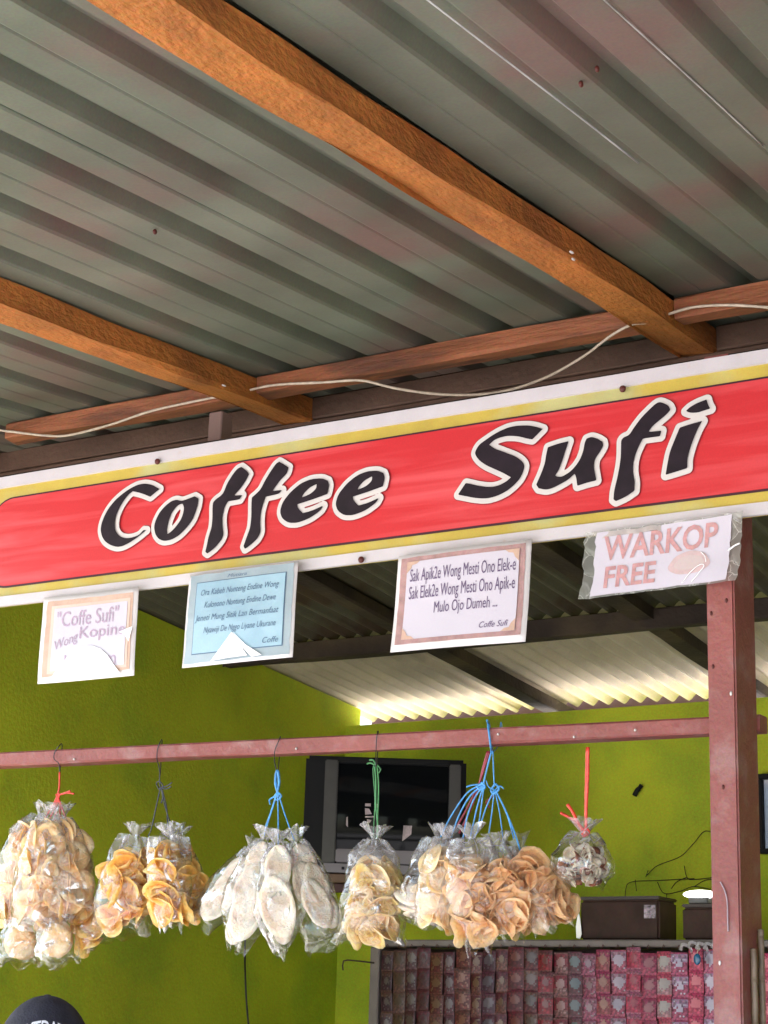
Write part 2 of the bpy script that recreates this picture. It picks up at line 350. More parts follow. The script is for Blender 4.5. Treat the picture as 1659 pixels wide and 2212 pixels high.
# ------------------------------------------------------------------ sign
SY = 3.492                                          # front face of the banner board
sg = thing('shop_sign', 'long red banner sign reading Coffee Sufi with yellow and white edges', 'sign', loc=(-2.3, SY, 2.83))
XL, XR, ZB, ZT = -3.56, .35, 2.653, 3.007
put('board', box_me((XL, SY, ZB), (XR, SY+.012, ZT), .001), M_yellow, sg)
def strip(z0, z1_, name, m, y0=-.006):
    n = 60; V = []; F = []
    for i in range(n+1):
        X = XL+(XR-XL)*i/n; dz = .0015*noise.noise(Vector((X*4, z0*9, 0)))
        V += [(X, SY-.0003, z0+dz), (X, SY+y0, z0+dz+.001), (X, SY+y0, z1_+dz-.001), (X, SY-.0003, z1_+dz)]
        if i: k = i*4; F += [(k-4, k, k+1, k-3), (k-3, k+1, k+2, k-2), (k-2, k+2, k+3, k-1)]
    return put(name, pydata(V, F), m, sg)
strip(ZT-.030, ZT+.002, 'edge_strip', M_white); strip(ZB-.002, ZB+.026, 'edge_strip', M_white)
# red field with rounded left end, dark outline behind it
def rrect(x0, x1, z0, z1_, r, y):
    pts = []
    for cx, cz, a0 in ((x1, z0, None), (x1, z1_, None), (x0+r, z1_-r, 90), (x0+r, z0+r, 180)):
        if a0 is None: pts.append((cx, y, cz))
        else:
            for k in range(13): a = R(a0+90*k/12); pts.append((cx+r*math.cos(a), y, cz+r*math.sin(a)))
    return pydata(pts, [tuple(range(len(pts)))])
FZ0, FZ1 = 2.706, 2.944
put('field_outline', rrect(-3.397, XR-.02, FZ0-.005, FZ1+.005, .085, SY-.0022), M_line, sg)
put('red_field', rrect(-3.390, XR-.027, FZ0, FZ1, .08, SY-.0044), M_red, sg)
for (px, py) in [(340, 997), (1345, 840), (780, 1209)]:
    p = at(px, py, SY-.012); put('nail', ell_me(p, (.008, .006, .008), 8, 6), M_nail, sg)

# lettering traced glyph by glyph
def zA(P): return [(x*.7378/1.4756, (1100+y*.7378)/1.4756) for x, y in P]
def zC(P): return [((300+.2938*x)/1.4756, (1250+.2938*y)/1.4756) for x, y in P]
def zS(P): return [((1440+.2773*x)/1.4756, (1240+.2773*y)/1.4756) for x, y in P]
def zU(P): return [((1700+.3906*x)/1.4756, (1230+.3906*y)/1.4756) for x, y in P]
eo = [(1395,577),(1420,588),(1427,608),(1418,645),(1350,670),(1288,690),(1290,705),(1312,728),(1350,718),(1400,695),(1390,715),(1345,748),(1290,770),(1250,770),(1222,750),(1213,720),(1225,680),(1260,635),(1305,598),(1350,580)]
eh = [(1372,602),(1340,618),(1315,645),(1308,660),(1345,645),(1370,622)]
GL = [
 ('C', [zC([(720,1055),(640,1010),(560,995),(480,1010),(400,1050),(320,1105),(240,1175),(170,1260),(120,1350),(90,1430),(80,1500),(95,1570),(130,1625),(190,1665),(260,1685),(320,1675),(400,1635),(480,1580),(530,1540),(575,1502),(545,1500),(500,1552),(430,1580),(370,1590),(310,1580),(270,1550),(240,1500),(235,1430),(250,1340),(290,1250),(340,1170),(390,1110),(430,1080),(500,1095),(560,1115),(620,1140)])]),
 ('o', [zC([(905,1170),(850,1185),(780,1240),(720,1310),(675,1400),(660,1470),(675,1550),(715,1600),(770,1620),(850,1605),(930,1560),(1010,1480),(1080,1390),(1133,1247),(1144,1159),(1101,1134),(988,1177),(950,1185)]), zC([(970,1215),(985,1250),(980,1310),(950,1390),(900,1460),(850,1515),(805,1545),(800,1490),(820,1400),(855,1310),(900,1250),(940,1220)])]),
 ('f', [zA([(1047,528),(1070,545),(1080,560),(1065,590),(1040,625),(1015,652),(1050,650),(1040,668),(1010,674),(990,676),(975,700),(965,740),(965,780),(970,820),(960,845),(930,880),(900,902),(891,895),(897,870),(905,830),(918,790),(922,750),(922,700),(925,680),(940,665),(955,655),(970,640),(985,600),(1010,560),(1030,535)])]),
 ('f', [zA([(1210,505),(1235,520),(1250,530),(1245,555),(1215,585),(1190,620),(1182,632),(1222,628),(1210,644),(1175,652),(1152,657),(1140,690),(1130,730),(1128,770),(1130,810),(1115,840),(1080,870),(1062,882),(1056,870),(1070,830),(1085,790),(1090,740),(1090,690),(1092,660),(1110,645),(1130,625),(1150,585),(1175,545),(1195,515)])]),
 ('e', [zA(eo), zA(eh)]),
 ('e', [zA([(x+240, y-33) for x, y in eo]), zA([(x+240, y-33) for x, y in eh])]),
 ('S', [zS([(1055,465),(980,440),(900,425),(820,425),(740,430),(650,450),(560,490),(480,535),(400,590),(330,640),(295,690),(275,740),(290,780),(330,830),(400,880),(500,925),(600,970),(690,1020),(640,1065),(560,1110),(480,1130),(400,1130),(300,1115),(220,1095),(170,1085),(80,1220),(160,1235),(260,1255),(360,1265),(440,1260),(540,1230),(640,1180),(720,1115),(790,1040),(830,960),(845,895),(835,860),(800,820),(740,780),(650,745),(570,715),(500,690),(440,645),(500,590),(560,565),(640,545),(720,545),(800,555),(870,575),(935,585)])]),
 ('u', [zU([(295,455),(210,475),(125,505),(110,570),(100,640),(70,720),(30,810),(50,840),(110,852),(160,840),(220,810),(290,770),(345,720),(358,760),(365,820),(440,795),(520,775),(510,720),(500,660),(510,600),(545,550),(578,495),(570,460),(530,435),(480,420),(440,435),(425,470),(415,530),(390,600),(350,660),(300,710),(240,745),(200,745),(185,735),(215,690),(245,610),(270,530)])]),
 ('f', [zU([(1045,135),(1110,165),(1125,200),(1090,240),(1030,290),(980,330),(945,380),(1050,370),(1040,415),(960,425),(900,435),(870,490),(840,560),(820,640),(820,720),(835,790),(830,860),(760,910),(680,945),(660,930),(665,860),(690,760),(710,660),(720,580),(722,500),(722,450),(740,425),(790,405),(830,340),(890,260),(960,190),(1010,145)])]),
 ('i', [zU([(1385,290),(1290,315),(1200,345),(1165,430),(1120,540),(1100,640),(1085,730),(1170,705),(1262,675),(1262,600),(1290,500),(1320,420),(1350,350)])]),
 ('i', [zU([(1420,115),(1340,145),(1280,180),(1250,210),(1290,225),(1350,222),(1400,205),(1450,190),(1430,155)])]),
]
def chaikin(P):
    n = len(P); out = []
    for i in range(n):
        a = np.array(P[i-1]); b = np.array(P[i]); c = np.array(P[(i+1) % n])
        d1 = (b-a)/np.linalg.norm(b-a); d2 = (c-b)/np.linalg.norm(c-b)
        if d1@d2 < .72: out.append(tuple(b))
        else: out += [tuple(b*.8+a*.2), tuple(b*.8+c*.2)]
    return out
def cell_poly_mesh(sd, xs, zs, y):
    """marching squares: the region sd < 0 as a flat mesh"""
    V = []; F = []; idx = {}
    def vid(p):
        k = (round(p[0], 6), round(p[1], 6))
        if k not in idx: idx[k] = len(V); V.append((p[0], y, p[1]))
        return idx[k]
    ins = sd < 0
    cell = ins[:-1, :-1].astype(int)+ins[1:, :-1]+ins[:-1, 1:]+ins[1:, 1:]
    for j in range(cell.shape[0]):
        row = cell[j]; i = 0; nzs = np.nonzero(row)[0]
        if len(nzs) == 0: continue
        i = nzs[0]
        while i <= nzs[-1]:
            if row[i] == 4:
                k = i
                while k < len(row) and row[k] == 4: k += 1
                F.append((vid((xs[i], zs[j])), vid((xs[k], zs[j])), vid((xs[k], zs[j+1])), vid((xs[i], zs[j+1])))); i = k; continue
            if row[i] > 0:
                cs = [(i, j), (i+1, j), (i+1, j+1), (i, j+1)]; poly = []
                for q in range(4):
                    a = cs[q]; b = cs[(q+1) % 4]; sa = sd[a[1], a[0]]; sb = sd[b[1], b[0]]
                    if sa < 0: poly.append((xs[a[0]], zs[a[1]]))
                    if (sa < 0) != (sb < 0):
                        t = sa/(sa-sb); poly.append((xs[a[0]]+(xs[b[0]]-xs[a[0]])*t, zs[a[1]]+(zs[b[1]]-zs[a[1]])*t))
                ids = []
                for p in poly:
                    v = vid(p)
                    if v not in ids: ids.append(v)
                if len(ids) > 2: F.append(tuple(ids))
            i += 1
    return pydata(V, F)
gx0, gx1, gz0, gz1 = -3.25, -1.30, 2.66, 2.99; st = .0022
gx = np.arange(gx0, gx1, st); gz = np.arange(gz0, gz1, st)
SD = np.full((len(gz), len(gx)), 1.0)
for nm, loops in GL:
    segs = []
    for lp in loops:
        Q = [at(px, py, SY-.007) for px, py in chaikin(chaikin(lp))]; Q = [(q.x, q.z) for q in Q]
        segs += [(Q[i-1], Q[i]) for i in range(len(Q))]
    A = np.array([s[0] for s in segs]); B = np.array([s[1] for s in segs])
    pad = .03
    i0 = max(int((A[:, 0].min()-pad-gx0)/st), 0); i1 = min(int((A[:, 0].max()+pad-gx0)/st)+1, len(gx))
    j0 = max(int((A[:, 1].min()-pad-gz0)/st), 0); j1 = min(int((A[:, 1].max()+pad-gz0)/st)+1, len(gz))
    PX, PZ = np.meshgrid(gx[i0:i1], gz[j0:j1]); dmin = np.full(PX.shape, 9.); par = np.zeros(PX.shape, int)
    for a, b in zip(A, B):
        ab = b-a; t = np.clip(((PX-a[0])*ab[0]+(PZ-a[1])*ab[1])/(ab@ab+1e-12), 0, 1)
        dmin = np.minimum(dmin, np.hypot(PX-a[0]-t*ab[0], PZ-a[1]-t*ab[1]))
        cr = ((a[1] > PZ) != (b[1] > PZ)) & (PX < (b[0]-a[0])*(PZ-a[1])/(b[1]-a[1]+1e-12)+a[0]); par += cr
    sdl = np.where(par % 2 == 1, -dmin, dmin)
    put('letter', cell_poly_mesh(sdl, gx[i0:i1], gz[j0:j1], SY-.0110), M_black, sg)
    SD[j0:j1, i0:i1] = np.minimum(SD[j0:j1, i0:i1], sdl)
cut = int((at(915, 1050, SY).x-gx0)/st)
for sl in (slice(0, cut), slice(cut, None)):
    put('letter_outer_line', cell_poly_mesh(SD[:, sl]-.0132, gx[sl], gz, SY-.0066), mat('dark_red_print', (.30, .02, .03), rough=.5), sg)  # thin dark red line printed around the white letter border
    put('letter_border', cell_poly_mesh(SD[:, sl]-.0115, gx[sl], gz, SY-.0088), M_lwhite, sg)

# ------------------------------------------------------------------ paper notices hanging on the sign's lower edge
M_paper = mat('white_paper', (.56, .53, .60), rough=.35, var=.03, grain=.06, coat=.3)
M_paperb = mat('pale_blue_paper', (.26, .42, .52), rough=.3, var=.10, vscale=8, grain=.10, coat=.5, c2=(.31, .48, .57), c2f=.5, c2scale=6)
M_paperbm = mat('greyish_blue_paper_margin', (.30, .38, .42), rough=.3, var=.12, vscale=12, grain=.1, coat=.5)
M_bord = mat('faded_rose_border_print', (.38, .23, .22), rough=.4, var=.2, vscale=40, grain=.2)
M_bord2 = mat('faded_peach_border_print', (.56, .38, .29), rough=.4, var=.12, vscale=30, grain=.12)
M_ink = mat('violet_black_ink', (.12, .08, .16), rough=.5)
M_inkp = mat('faded_mauve_ink', (.42, .32, .42), rough=.5, grain=.2)
M_inkb = mat('faded_blue_ink', (.09, .16, .25), rough=.5, grain=.2)
M_inkr = mat('washed_out_red_ink', (.50, .27, .27), rough=.5, var=.2, vscale=60, grain=.25)
M_edge = mat('white_laminate_edge', (.68, .66, .66), rough=.25, coat=.6)
M_glare = mat('white_glare_laminate', (.93, .93, .94), rough=.12, coat=1, var=.0, grain=0)  # plain white standing in for glare and glints
M_sleeve = film_mat('dusty_plastic_sleeve', haze=.34, tint=(.72, .74, .70), bump=.5, scale=22, base=.06, edge=.5)
M_clear = film_mat('clear_notice_film', haze=.03, bump=.35, scale=9, base=.03, edge=.35, rough=.16)

class Notice:
    def __init__(s, corners, Y, seed, label, curl=.006, name='paper_notice'):
        s.c = [at(x, y, Y) for x, y in corners]      # TL TR BR BL
        s.seed = seed; s.curl = curl
        top = (s.c[0]+s.c[1])/2
        s.root = thing(name, label, 'notice', 'notices hanging below the sign', loc=top)
    def p(s, u, v, d=0):                              # u right, v down
        q = s.c[0].lerp(s.c[1], u).lerp(s.c[3].lerp(s.c[2], u), v)
        b = s.curl*(math.sin(u*3.0+s.seed)+.6*math.sin(v*4+s.seed*2)*v)
        return Vector((q.x, q.y-d+b-abs(s.curl), q.z))
    def rect(s, name, u0, v0, u1, v1, d, m, n=14, wob=0, thick=None):
        V = []; F = []
        for j in range(n+1):
            for i in range(n+1):
                uu = u0+(u1-u0)*i/n; vv = v0+(v1-v0)*j/n
                if wob:
                    e = min(i, n-i)/n; e2 = min(j, n-j)/n
                    if i in (0, n): uu += wob*noise.noise(Vector((vv*9, s.seed, i)))
                    if j in (0, n): vv += wob*noise.noise(Vector((uu*9, s.seed, j+5)))
                V.append(s.p(uu, vv, d))
        for j in range(n):
            for i in range(n): k = j*(n+1)+i; F.append((k, k+n+1, k+n+2, k+1))
        if thick:                                      # closed slab
            N0 = len(V); V += [v+Vector((0, thick, 0)) for v in V[:N0]]
            F += [tuple(N0+a for a in reversed(f)) for f in F[:n*n]]
            edge = [i for i in range(n+1)]+[j*(n+1)+n for j in range(1, n+1)]+[n*(n+1)+i for i in range(n-1, -1, -1)]+[j*(n+1) for j in range(n-1, 0, -1)]
            F += [(edge[i], edge[(i+1) % len(edge)], N0+edge[(i+1) % len(edge)], N0+edge[i]) for i in range(len(edge))]
        return put(name, pydata(V, F, True), m, s.root)
    def text(s, body, u0, v0, u1, v1, m, d=.0045, bold=0, shear=0, arch=0, tilt=0):
        V, F = text_me(body, bold, shear)
        W = [s.p(u0+x*(u1-u0), v1-y*(v1-v0)+tilt*x-arch*4*x*(1-x), d) for x, y in V]
        return put('lettering', pydata(W, F), m, s.root)
    def poly(s, name, P, d, m):
        V = [s.p(u, v, d) for u, v in P]; return put(name, pydata(V, [tuple(range(len(V)))]), m, s.root)
NY = 3.474
# 1: cream bordered, faded text
n1 = Notice([(95, 1291), (305, 1270), (296, 1461), (82, 1478)], NY, 1.0, 'small faded notice reading Coffe Sufi Kopine, leftmost below the sign')
n1.rect('laminate', 0, 0, 1, 1, 0, M_edge, thick=.0015); n1.rect('border_print', .045, .055, .955, .93, .002, M_bord2, wob=.01)
n1.rect('inner_border_print', .10, .115, .93, .90, .0031, mat('pale_apricot_print', (.62, .48, .40), rough=.4)); n1.rect('paper', .135, .15, .905, .87, .0042, M_paper)
n1.text('"Coffe Sufi"', .17, .19, .82, .37, M_inkp, .0056); n1.text('Kopine', .42, .39, .90, .57, M_inkp, .0056, bold=.003)
n1.text('Wong', .16, .53, .40, .68, M_inkp, .0056, tilt=-.10); n1.text('Kendem', .28, .70, .82, .86, M_inkp, .0056)
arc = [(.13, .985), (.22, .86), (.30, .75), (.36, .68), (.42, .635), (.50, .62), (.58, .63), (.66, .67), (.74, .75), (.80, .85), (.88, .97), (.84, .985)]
n1.poly('glare_patch', arc, .0080, M_glare)  # white shape stands in for glare on the laminate
n1.poly('glare_patch', [(.98, .45), (.84, .50), (.90, .53), (.95, .62)], .0074, M_glare)
# 2: blue
n2 = Notice([(411, 1242), (650, 1214), (636, 1421), (392, 1443)], NY-.001, 2.2, 'pale blue laminated notice with faded italic lines, between two white notices')
n2.rect('laminate', 0, 0, 1, 1, 0, M_edge, thick=.0015); n2.rect('margin_print', .02, .02, .975, .965, .002, M_paperbm, wob=.012)
n2.rect('border_print', .085, .105, .915, .875, .0031, M_inkb); n2.rect('paper', .092, .113, .908, .865, .0042, M_paperb)
for k, (s_, a, b) in enumerate([('Ora Kabeh Nunteng Endine Wong', .14, .86), ('Kulonono Nuntung Endine Dewe', .18, .84), ('Jeneti Mung Sitik Lan Bermanfaat', .10, .87), ('Nyawiji De Nggo Liyane Ukurane', .19, .85)]):
    n2.text(s_, a, .19+.135*k, b, .275+.135*k, M_inkb, .0056, shear=.3)
n2.text('Coffe', .74, .77, .88, .83, M_inkb, .0056, shear=.3); n2.text('Mutiara', .38, .055, .56, .09, M_inkb, .0056, shear=.3)
def glare_facets(nt_, apex, bl, br, name='glare_patch', h=.005):
    """glare on the laminate, shaped as two white facets meeting at a crease"""
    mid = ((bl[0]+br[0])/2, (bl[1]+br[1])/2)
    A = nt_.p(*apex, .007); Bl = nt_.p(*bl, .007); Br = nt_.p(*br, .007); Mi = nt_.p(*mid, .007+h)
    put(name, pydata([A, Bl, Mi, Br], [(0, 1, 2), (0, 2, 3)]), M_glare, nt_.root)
glare_facets(n2, (.46, .68), (.28, .965), (.62, .945))
n2.poly('glare_patch', [(.47, .68), (.60, .83), (.75, .955), (.66, .965), (.56, .84)], .0085, M_glare)
# 3: white with rose border
n3 = Notice([(864, 1203), (1152, 1166), (1139, 1388), (847, 1411)], NY, 3.1, 'white notice about Wong Mesti Ono Elek-e in a rose printed border')
n3.rect('laminate', 0, 0, 1, 1, 0, M_edge, thick=.0015); n3.rect('border_print', .030, .035, .965, .93, .002, M_bord, wob=.006)
n3.rect('paper', .085, .085, .925, .885, .0042, M_paper)
for (cu, cv, fu, fv) in ((.085, .085, 1, 1), (.925, .085, -1, 1), (.925, .885, -1, -1), (.085, .885, 1, -1)):
    n3.poly('corner_print', [(cu, cv), (cu+fu*.10, cv), (cu+fu*.075, cv+fv*.028), (cu+fu*.042, cv+fv*.036), (cu+fu*.03, cv+fv*.075), (cu, cv+fv*.12)], .0052, M_bord2)
n3.text('Sak Apik2e Wong Mesti Ono Elek-e', .115, .165, .905, .335, M_ink, .0056)
n3.text('Sak Elek2e Wong Mesti Ono Apik-e', .115, .345, .905, .515, M_ink, .0056)
n3.text('Mulo Ojo Dumeh ...', .32, .525, .79, .675, M_ink, .0056)
n3.text('Coffe Sufi', .67, .775, .875, .835, M_ink, .0056, shear=.3)
# 4: WARKOP FREE in a clear sleeve
n4 = Notice([(1268, 1152), (1610, 1107), (1598, 1256), (1255, 1297)], NY-.001, .4, 'white notice in a plastic sleeve with washed-out letters WARKOP FREE')
n4.rect('plastic_sleeve', 0, 0, 1, 1, .003, M_sleeve, wob=.02)
n4.rect('paper', .075, .03, .935, .975, .0055, mat('damp_white_paper', (.57, .54, .61), rough=.4, var=.05, vscale=10, grain=.08, coat=.3), wob=.015)
n4.rect('damp_stain', .13, .03, .50, .11, .0060, mat('grey_damp_stain', (.42, .38, .36), rough=.6, var=.4, vscale=20), wob=.06)
n4.text('WARKOP', .13, .10, .855, .47, M_inkr, .0072, bold=.022, tilt=.0); n4.text('FREE', .155, .56, .48, .88, M_inkr, .0072, bold=.022)
el = [(.69+.13*math.cos(a)*(1+.06*math.sin(5*a)), .66+.17*math.sin(a)*(1+.08*math.sin(3*a))) for a in [2*math.pi*k/28 for k in range(28)]]
n4.poly('cup_print', el, .0066, mat('washed_out_pink_print', (.56, .42, .42), rough=.5, var=.12, vscale=50))
n4.poly('cup_print', [(.69+(u-.69)*.72, .655+(v-.66)*.62) for u, v in el], .0072, mat('washed_out_peach_print', (.58, .48, .47), rough=.5))
put('sleeve_crease_glint', tube_me([[n4.p(.66, .95, .009), n4.p(.71, .80, .010), n4.p(.765, .71, .010), n4.p(.79, .74, .010), n4.p(.76, .84, .010), n4.p(.72, .95, .009)], [n4.p(.76, .52, .009), n4.p(.79, .60, .010), n4.p(.80, .68, .010)]], .0011), M_glare, n4.root)
put('sleeve_crease_glint', tube_me([[n4.p(.93, .56, .009), n4.p(.97, .50, .010), n4.p(1.0, .475, .009)]], .002), M_glare, n4.root)

# ------------------------------------------------------------------ cable under the roof
WY = 3.70
def cable(pts, Y): return [at(x, y, Y) for x, y in pts]
put_c = tube_me([cable([(-60, 915), (0, 929), (30, 933), (100, 941), (150, 940), (240, 917), (330, 887), (450, 861), (520, 848)], 3.735),
                 cable([(520, 848), (590, 832), (700, 826), (780, 822), (850, 838), (930, 850), (1010, 853), (1090, 845), (1180, 815), (1260, 770), (1320, 725), (1365, 701), (1400, 696), (1440, 680)], 3.735),
                 cable([(1440, 680), (1495, 664), (1570, 659), (1659, 664), (1740, 672)], 3.735)], .0034, 8)
# the cable runs over the rafters, behind their lower faces
cb = link('electric_cable', put_c, M_cable)
tag(cb, 'cream twisted electric cable sagging below the roof timbers above the sign', 'cable')

# ------------------------------------------------------------------ television in the corner
D_TV = 7.15
Mh = mat('black_tv_plastic', (.012, .013, .014), rough=.5, grain=.1, spec=.15); Mgz = mat('grey_tv_bezel', (.06, .06, .055), rough=.4, metal=.1, var=.1, vscale=20, spec=.5)
Msv = mat('silver_tv_panel', (.19, .175, .19), rough=.3, metal=.3, var=.1)
Mscr = mat('black_glass_screen', (.005, .006, .007), rough=.05, var=0, grain=0, spec=.12)
cdir = Vector((math.sin(YAW), math.cos(YAW), 0)); rdir = Vector((math.cos(YAW), -math.sin(YAW), 0))
def atD(x, y, D):                                   # point at horizontal depth D along the corner's direction
    d = ray(x, y); return O + d*(D/d.dot(cdir))
tvc = atD(830, 1880, D_TV)
tv = thing('television', 'old black tube television mounted in the green wall corner behind the bags', 'television', loc=tvc)
def tvp(a, b, dep):                                  # local metres -> world
    return tvc + rdir*a + Vector((0, 0, b)) + cdir*dep
def tvbox(name, x0, x1, z0, z1_, d0, d1, m, bev=.006, shrink=1.0):
    me = box_me((x0, d0, z0), (x1, d1, z1_), bev, 2)
    for v in me.vertices:
        k = 1 if v.co.y < (d0+d1)/2 else shrink
        v.co = tvp(v.co.x*k, (v.co.z-.22)*k+.22, v.co.y)
    return put(name, me, m, tv)
k = D_TV/4000*1.01
def X(px): return (px-830)*k
def Z(py): return (1880-py)*k
tvbox('housing', X(655), X(1000), Z(1884), Z(1640), .02, .16, Mh, .012); tvbox('back_housing', X(672), X(985), Z(1875), Z(1655), .165, .44, Mh, .02, .6)
tvbox('bezel', X(697), X(725), Z(1868), Z(1650), -.002, .018, Mgz, .004); tvbox('bezel', X(963), X(988), Z(1868), Z(1652), -.002, .018, Mgz, .004)
tvbox('bezel', X(726), X(962), Z(1656), Z(1644), -.002, .018, Mh, .004); tvbox('bezel', X(726), X(962), Z(1866), Z(1838), -.002, .018, Msv, .004)
tvbox('control_panel', X(700), X(990), Z(1888), Z(1869), -.012, .018, Msv, .004)
for a in (740, 752, 905, 914, 923, 932): tvbox('button', X(a), X(a+6), Z(1882), Z(1876), -.016, -.0125, Mh, .001)
V = []; F = []; n = 16
for j in range(n+1):
    for i in range(n+1):
        a = i/n*2-1; b = j/n*2-1
        V.append(tvp(X(844)+a*X(962)*.0+a*(X(961)-X(727))/2, (Z(1838)+Z(1657))/2+b*(Z(1657)-Z(1838))/2, .016-.014*(1-.5*a*a-.5*b*b)))
for j in range(n):
    for i in range(n): q = j*(n+1)+i; F.append((q, q+1, q+n+2, q+n+1))
put('screen', pydata(V, F, True), Mscr, tv)
def scr(px, py):
    a = (px-844)/117; b = (1747.5-py)/90.5
    return tvp(X(px), Z(py), .012-.014*(1-.5*a*a-.5*b*b))
Mrefl = mat('pinkish_white_reflection', (.50, .42, .44), rough=.5, var=.3, vscale=60)  # pale patches on the screen stand in for its bright reflections
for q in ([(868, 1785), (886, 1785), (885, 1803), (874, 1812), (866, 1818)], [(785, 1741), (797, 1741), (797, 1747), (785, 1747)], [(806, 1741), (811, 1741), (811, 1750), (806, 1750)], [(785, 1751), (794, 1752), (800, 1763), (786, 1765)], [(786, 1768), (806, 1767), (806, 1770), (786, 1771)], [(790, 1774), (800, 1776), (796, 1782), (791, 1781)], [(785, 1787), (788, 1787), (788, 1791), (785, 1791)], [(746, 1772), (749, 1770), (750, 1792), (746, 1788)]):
    put('screen_reflection', pydata([scr(*p_) for p_ in q][::-1], [tuple(range(len(q)))]), Mrefl, tv)
ts = thing('television_shelf', 'brown timber corner shelf carrying the old television', 'shelf', loc=tvp(0, -.03, .15))
def shelfbox(name, x0, x1, z0, z1_, d0, d1, m):
    me = box_me((x0, d0, z0), (x1, d1, z1_), .003)
    for v in me.vertices: v.co = tvp(v.co.x, v.co.z, v.co.y)
    put(name, me, m, ts)
shelfbox('shelf_board', X(665), X(1000), Z(1908), Z(1890), .0, .40, mat('dull_brown_board', (.16, .10, .06), rough=.6))
shelfbox('bracket', X(700), X(712), Z(1960), Z(1909), .12, .40, M_dark); shelfbox('bracket', X(950), X(962), Z(1960), Z(1909), .12, .40, M_dark)
shelfbox('shelf_lip', X(665), X(1000), Z(1928), Z(1909), .02, .04, mat('dark_maroon_board', (.07, .03, .03), rough=.6))

# ------------------------------------------------------------------ sachet rack
KY = 6.0
Mrk = mat('grey_painted_rack_wood', (.19, .16, .145), rough=.55, var=.15, vscale=12, grain=.2)
ztop = at(1000, 2030, KY).z; xl = at(800, 2040, KY).x; xr = at(1780, 2040, KY).x; xlm = at(818, 2100, KY).x
rk = thing('sachet_rack', 'tall grey framed rack hung with rows of coffee sachets', 'rack', loc=((xl+xr)/2, KY, .1))
put('top_rail', box_me((xl, KY-.01, ztop-.024), (xr, KY+.30, ztop), .004), Mrk, rk)
put('side_stile', box_me((xl, KY, .1), (xlm, KY+.30, ztop-.026), .004), Mrk, rk); put('side_stile', box_me((xr-.025, KY, .1), (xr, KY+.30, ztop-.026), .004), Mrk, rk)
put('back_panel', box_me((xlm+.002, KY+.10, .3), (xr-.027, KY+.115, ztop-.028), .001), mat('dark_hardboard', (.05, .03, .03), rough=.7), rk)
for zz in (.35, 1.0): put('shelf_board', box_me((xlm+.002, KY+.02, zz-.02), (xr-.027, KY+.095, zz), .002), Mrk, rk)
cols = [821, 846.5, 873.7, 898, 926.6, 956.6, 979.5, 1013.8, 1038, 1068, 1094, 1129.6, 1159.7, 1192.5, 1224, 1254.4, 1285.8, 1317, 1350, 1382.7, 1416.9, 1448.3, 1484, 1516.7, 1548, 1580, 1612, 1644, 1676]
pal = [ # body, band, emblem, name
 ((.05,.05,.07),(.20,.16,.10),(.30,.28,.26),'blue and olive'), ((.17,.14,.08),(.26,.21,.15),(.08,.05,.04),'olive tan'), ((.05,.03,.03),(.10,.08,.07),(.22,.18,.15),'dark brown'),
 ((.14,.02,.04),(.08,.05,.04),(.03,.02,.02),'maroon with ring mark'), ((.17,.04,.03),(.26,.14,.08),(.30,.2,.1),'brick red and tan'), ((.04,.01,.02),(.08,.03,.04),(.2,.15,.16),'near black'),
 ((.24,.07,.06),(.16,.10,.05),(.38,.16,.09),'rust and tan'), ((.10,.02,.03),(.22,.12,.09),(.32,.2,.1),'dark maroon and tan'), ((.05,.05,.09),(.09,.06,.09),(.16,.15,.2),'navy'),
 ((.11,.02,.04),(.24,.15,.10),(.3,.22,.12),'maroon and cream'), ((.09,.02,.03),(.16,.02,.03),(.25,.05,.04),'deep red'), ((.20,.13,.09),(.08,.03,.03),(.05,.06,.08),'tan and brown'),
 ((.42,.03,.05),(.20,.11,.10),(.12,.08,.08),'bright red and tan'), ((.28,.03,.05),(.32,.20,.18),(.44,.3,.3),'red and white'), ((.08,.04,.05),(.14,.10,.12),(.08,.22,.25),'brown with teal mark'),
 ((.24,.20,.23),(.19,.15,.18),(.30,.25,.28),'grey mauve'), ((.26,.11,.06),(.19,.05,.07),(.32,.18,.1),'orange brown'), ((.27,.29,.35),(.30,.14,.15),(.4,.42,.5),'grey blue'),
 ((.46,.04,.06),(.27,.21,.24),(.2,.03,.05),'red and grey'), ((.17,.03,.05),(.25,.07,.08),(.3,.12,.12),'dark crimson'), ((.42,.36,.34),(.46,.09,.08),(.3,.4,.34),'white and red'),
 ((.34,.38,.52),(.32,.12,.18),(.55,.58,.7),'light blue'), ((.62,.09,.13),(.54,.06,.10),(.72,.2,.22),'coral red'), ((.38,.42,.58),(.50,.22,.30),(.6,.62,.72),'pale blue and pink')]
SW, SH = .050, .0735
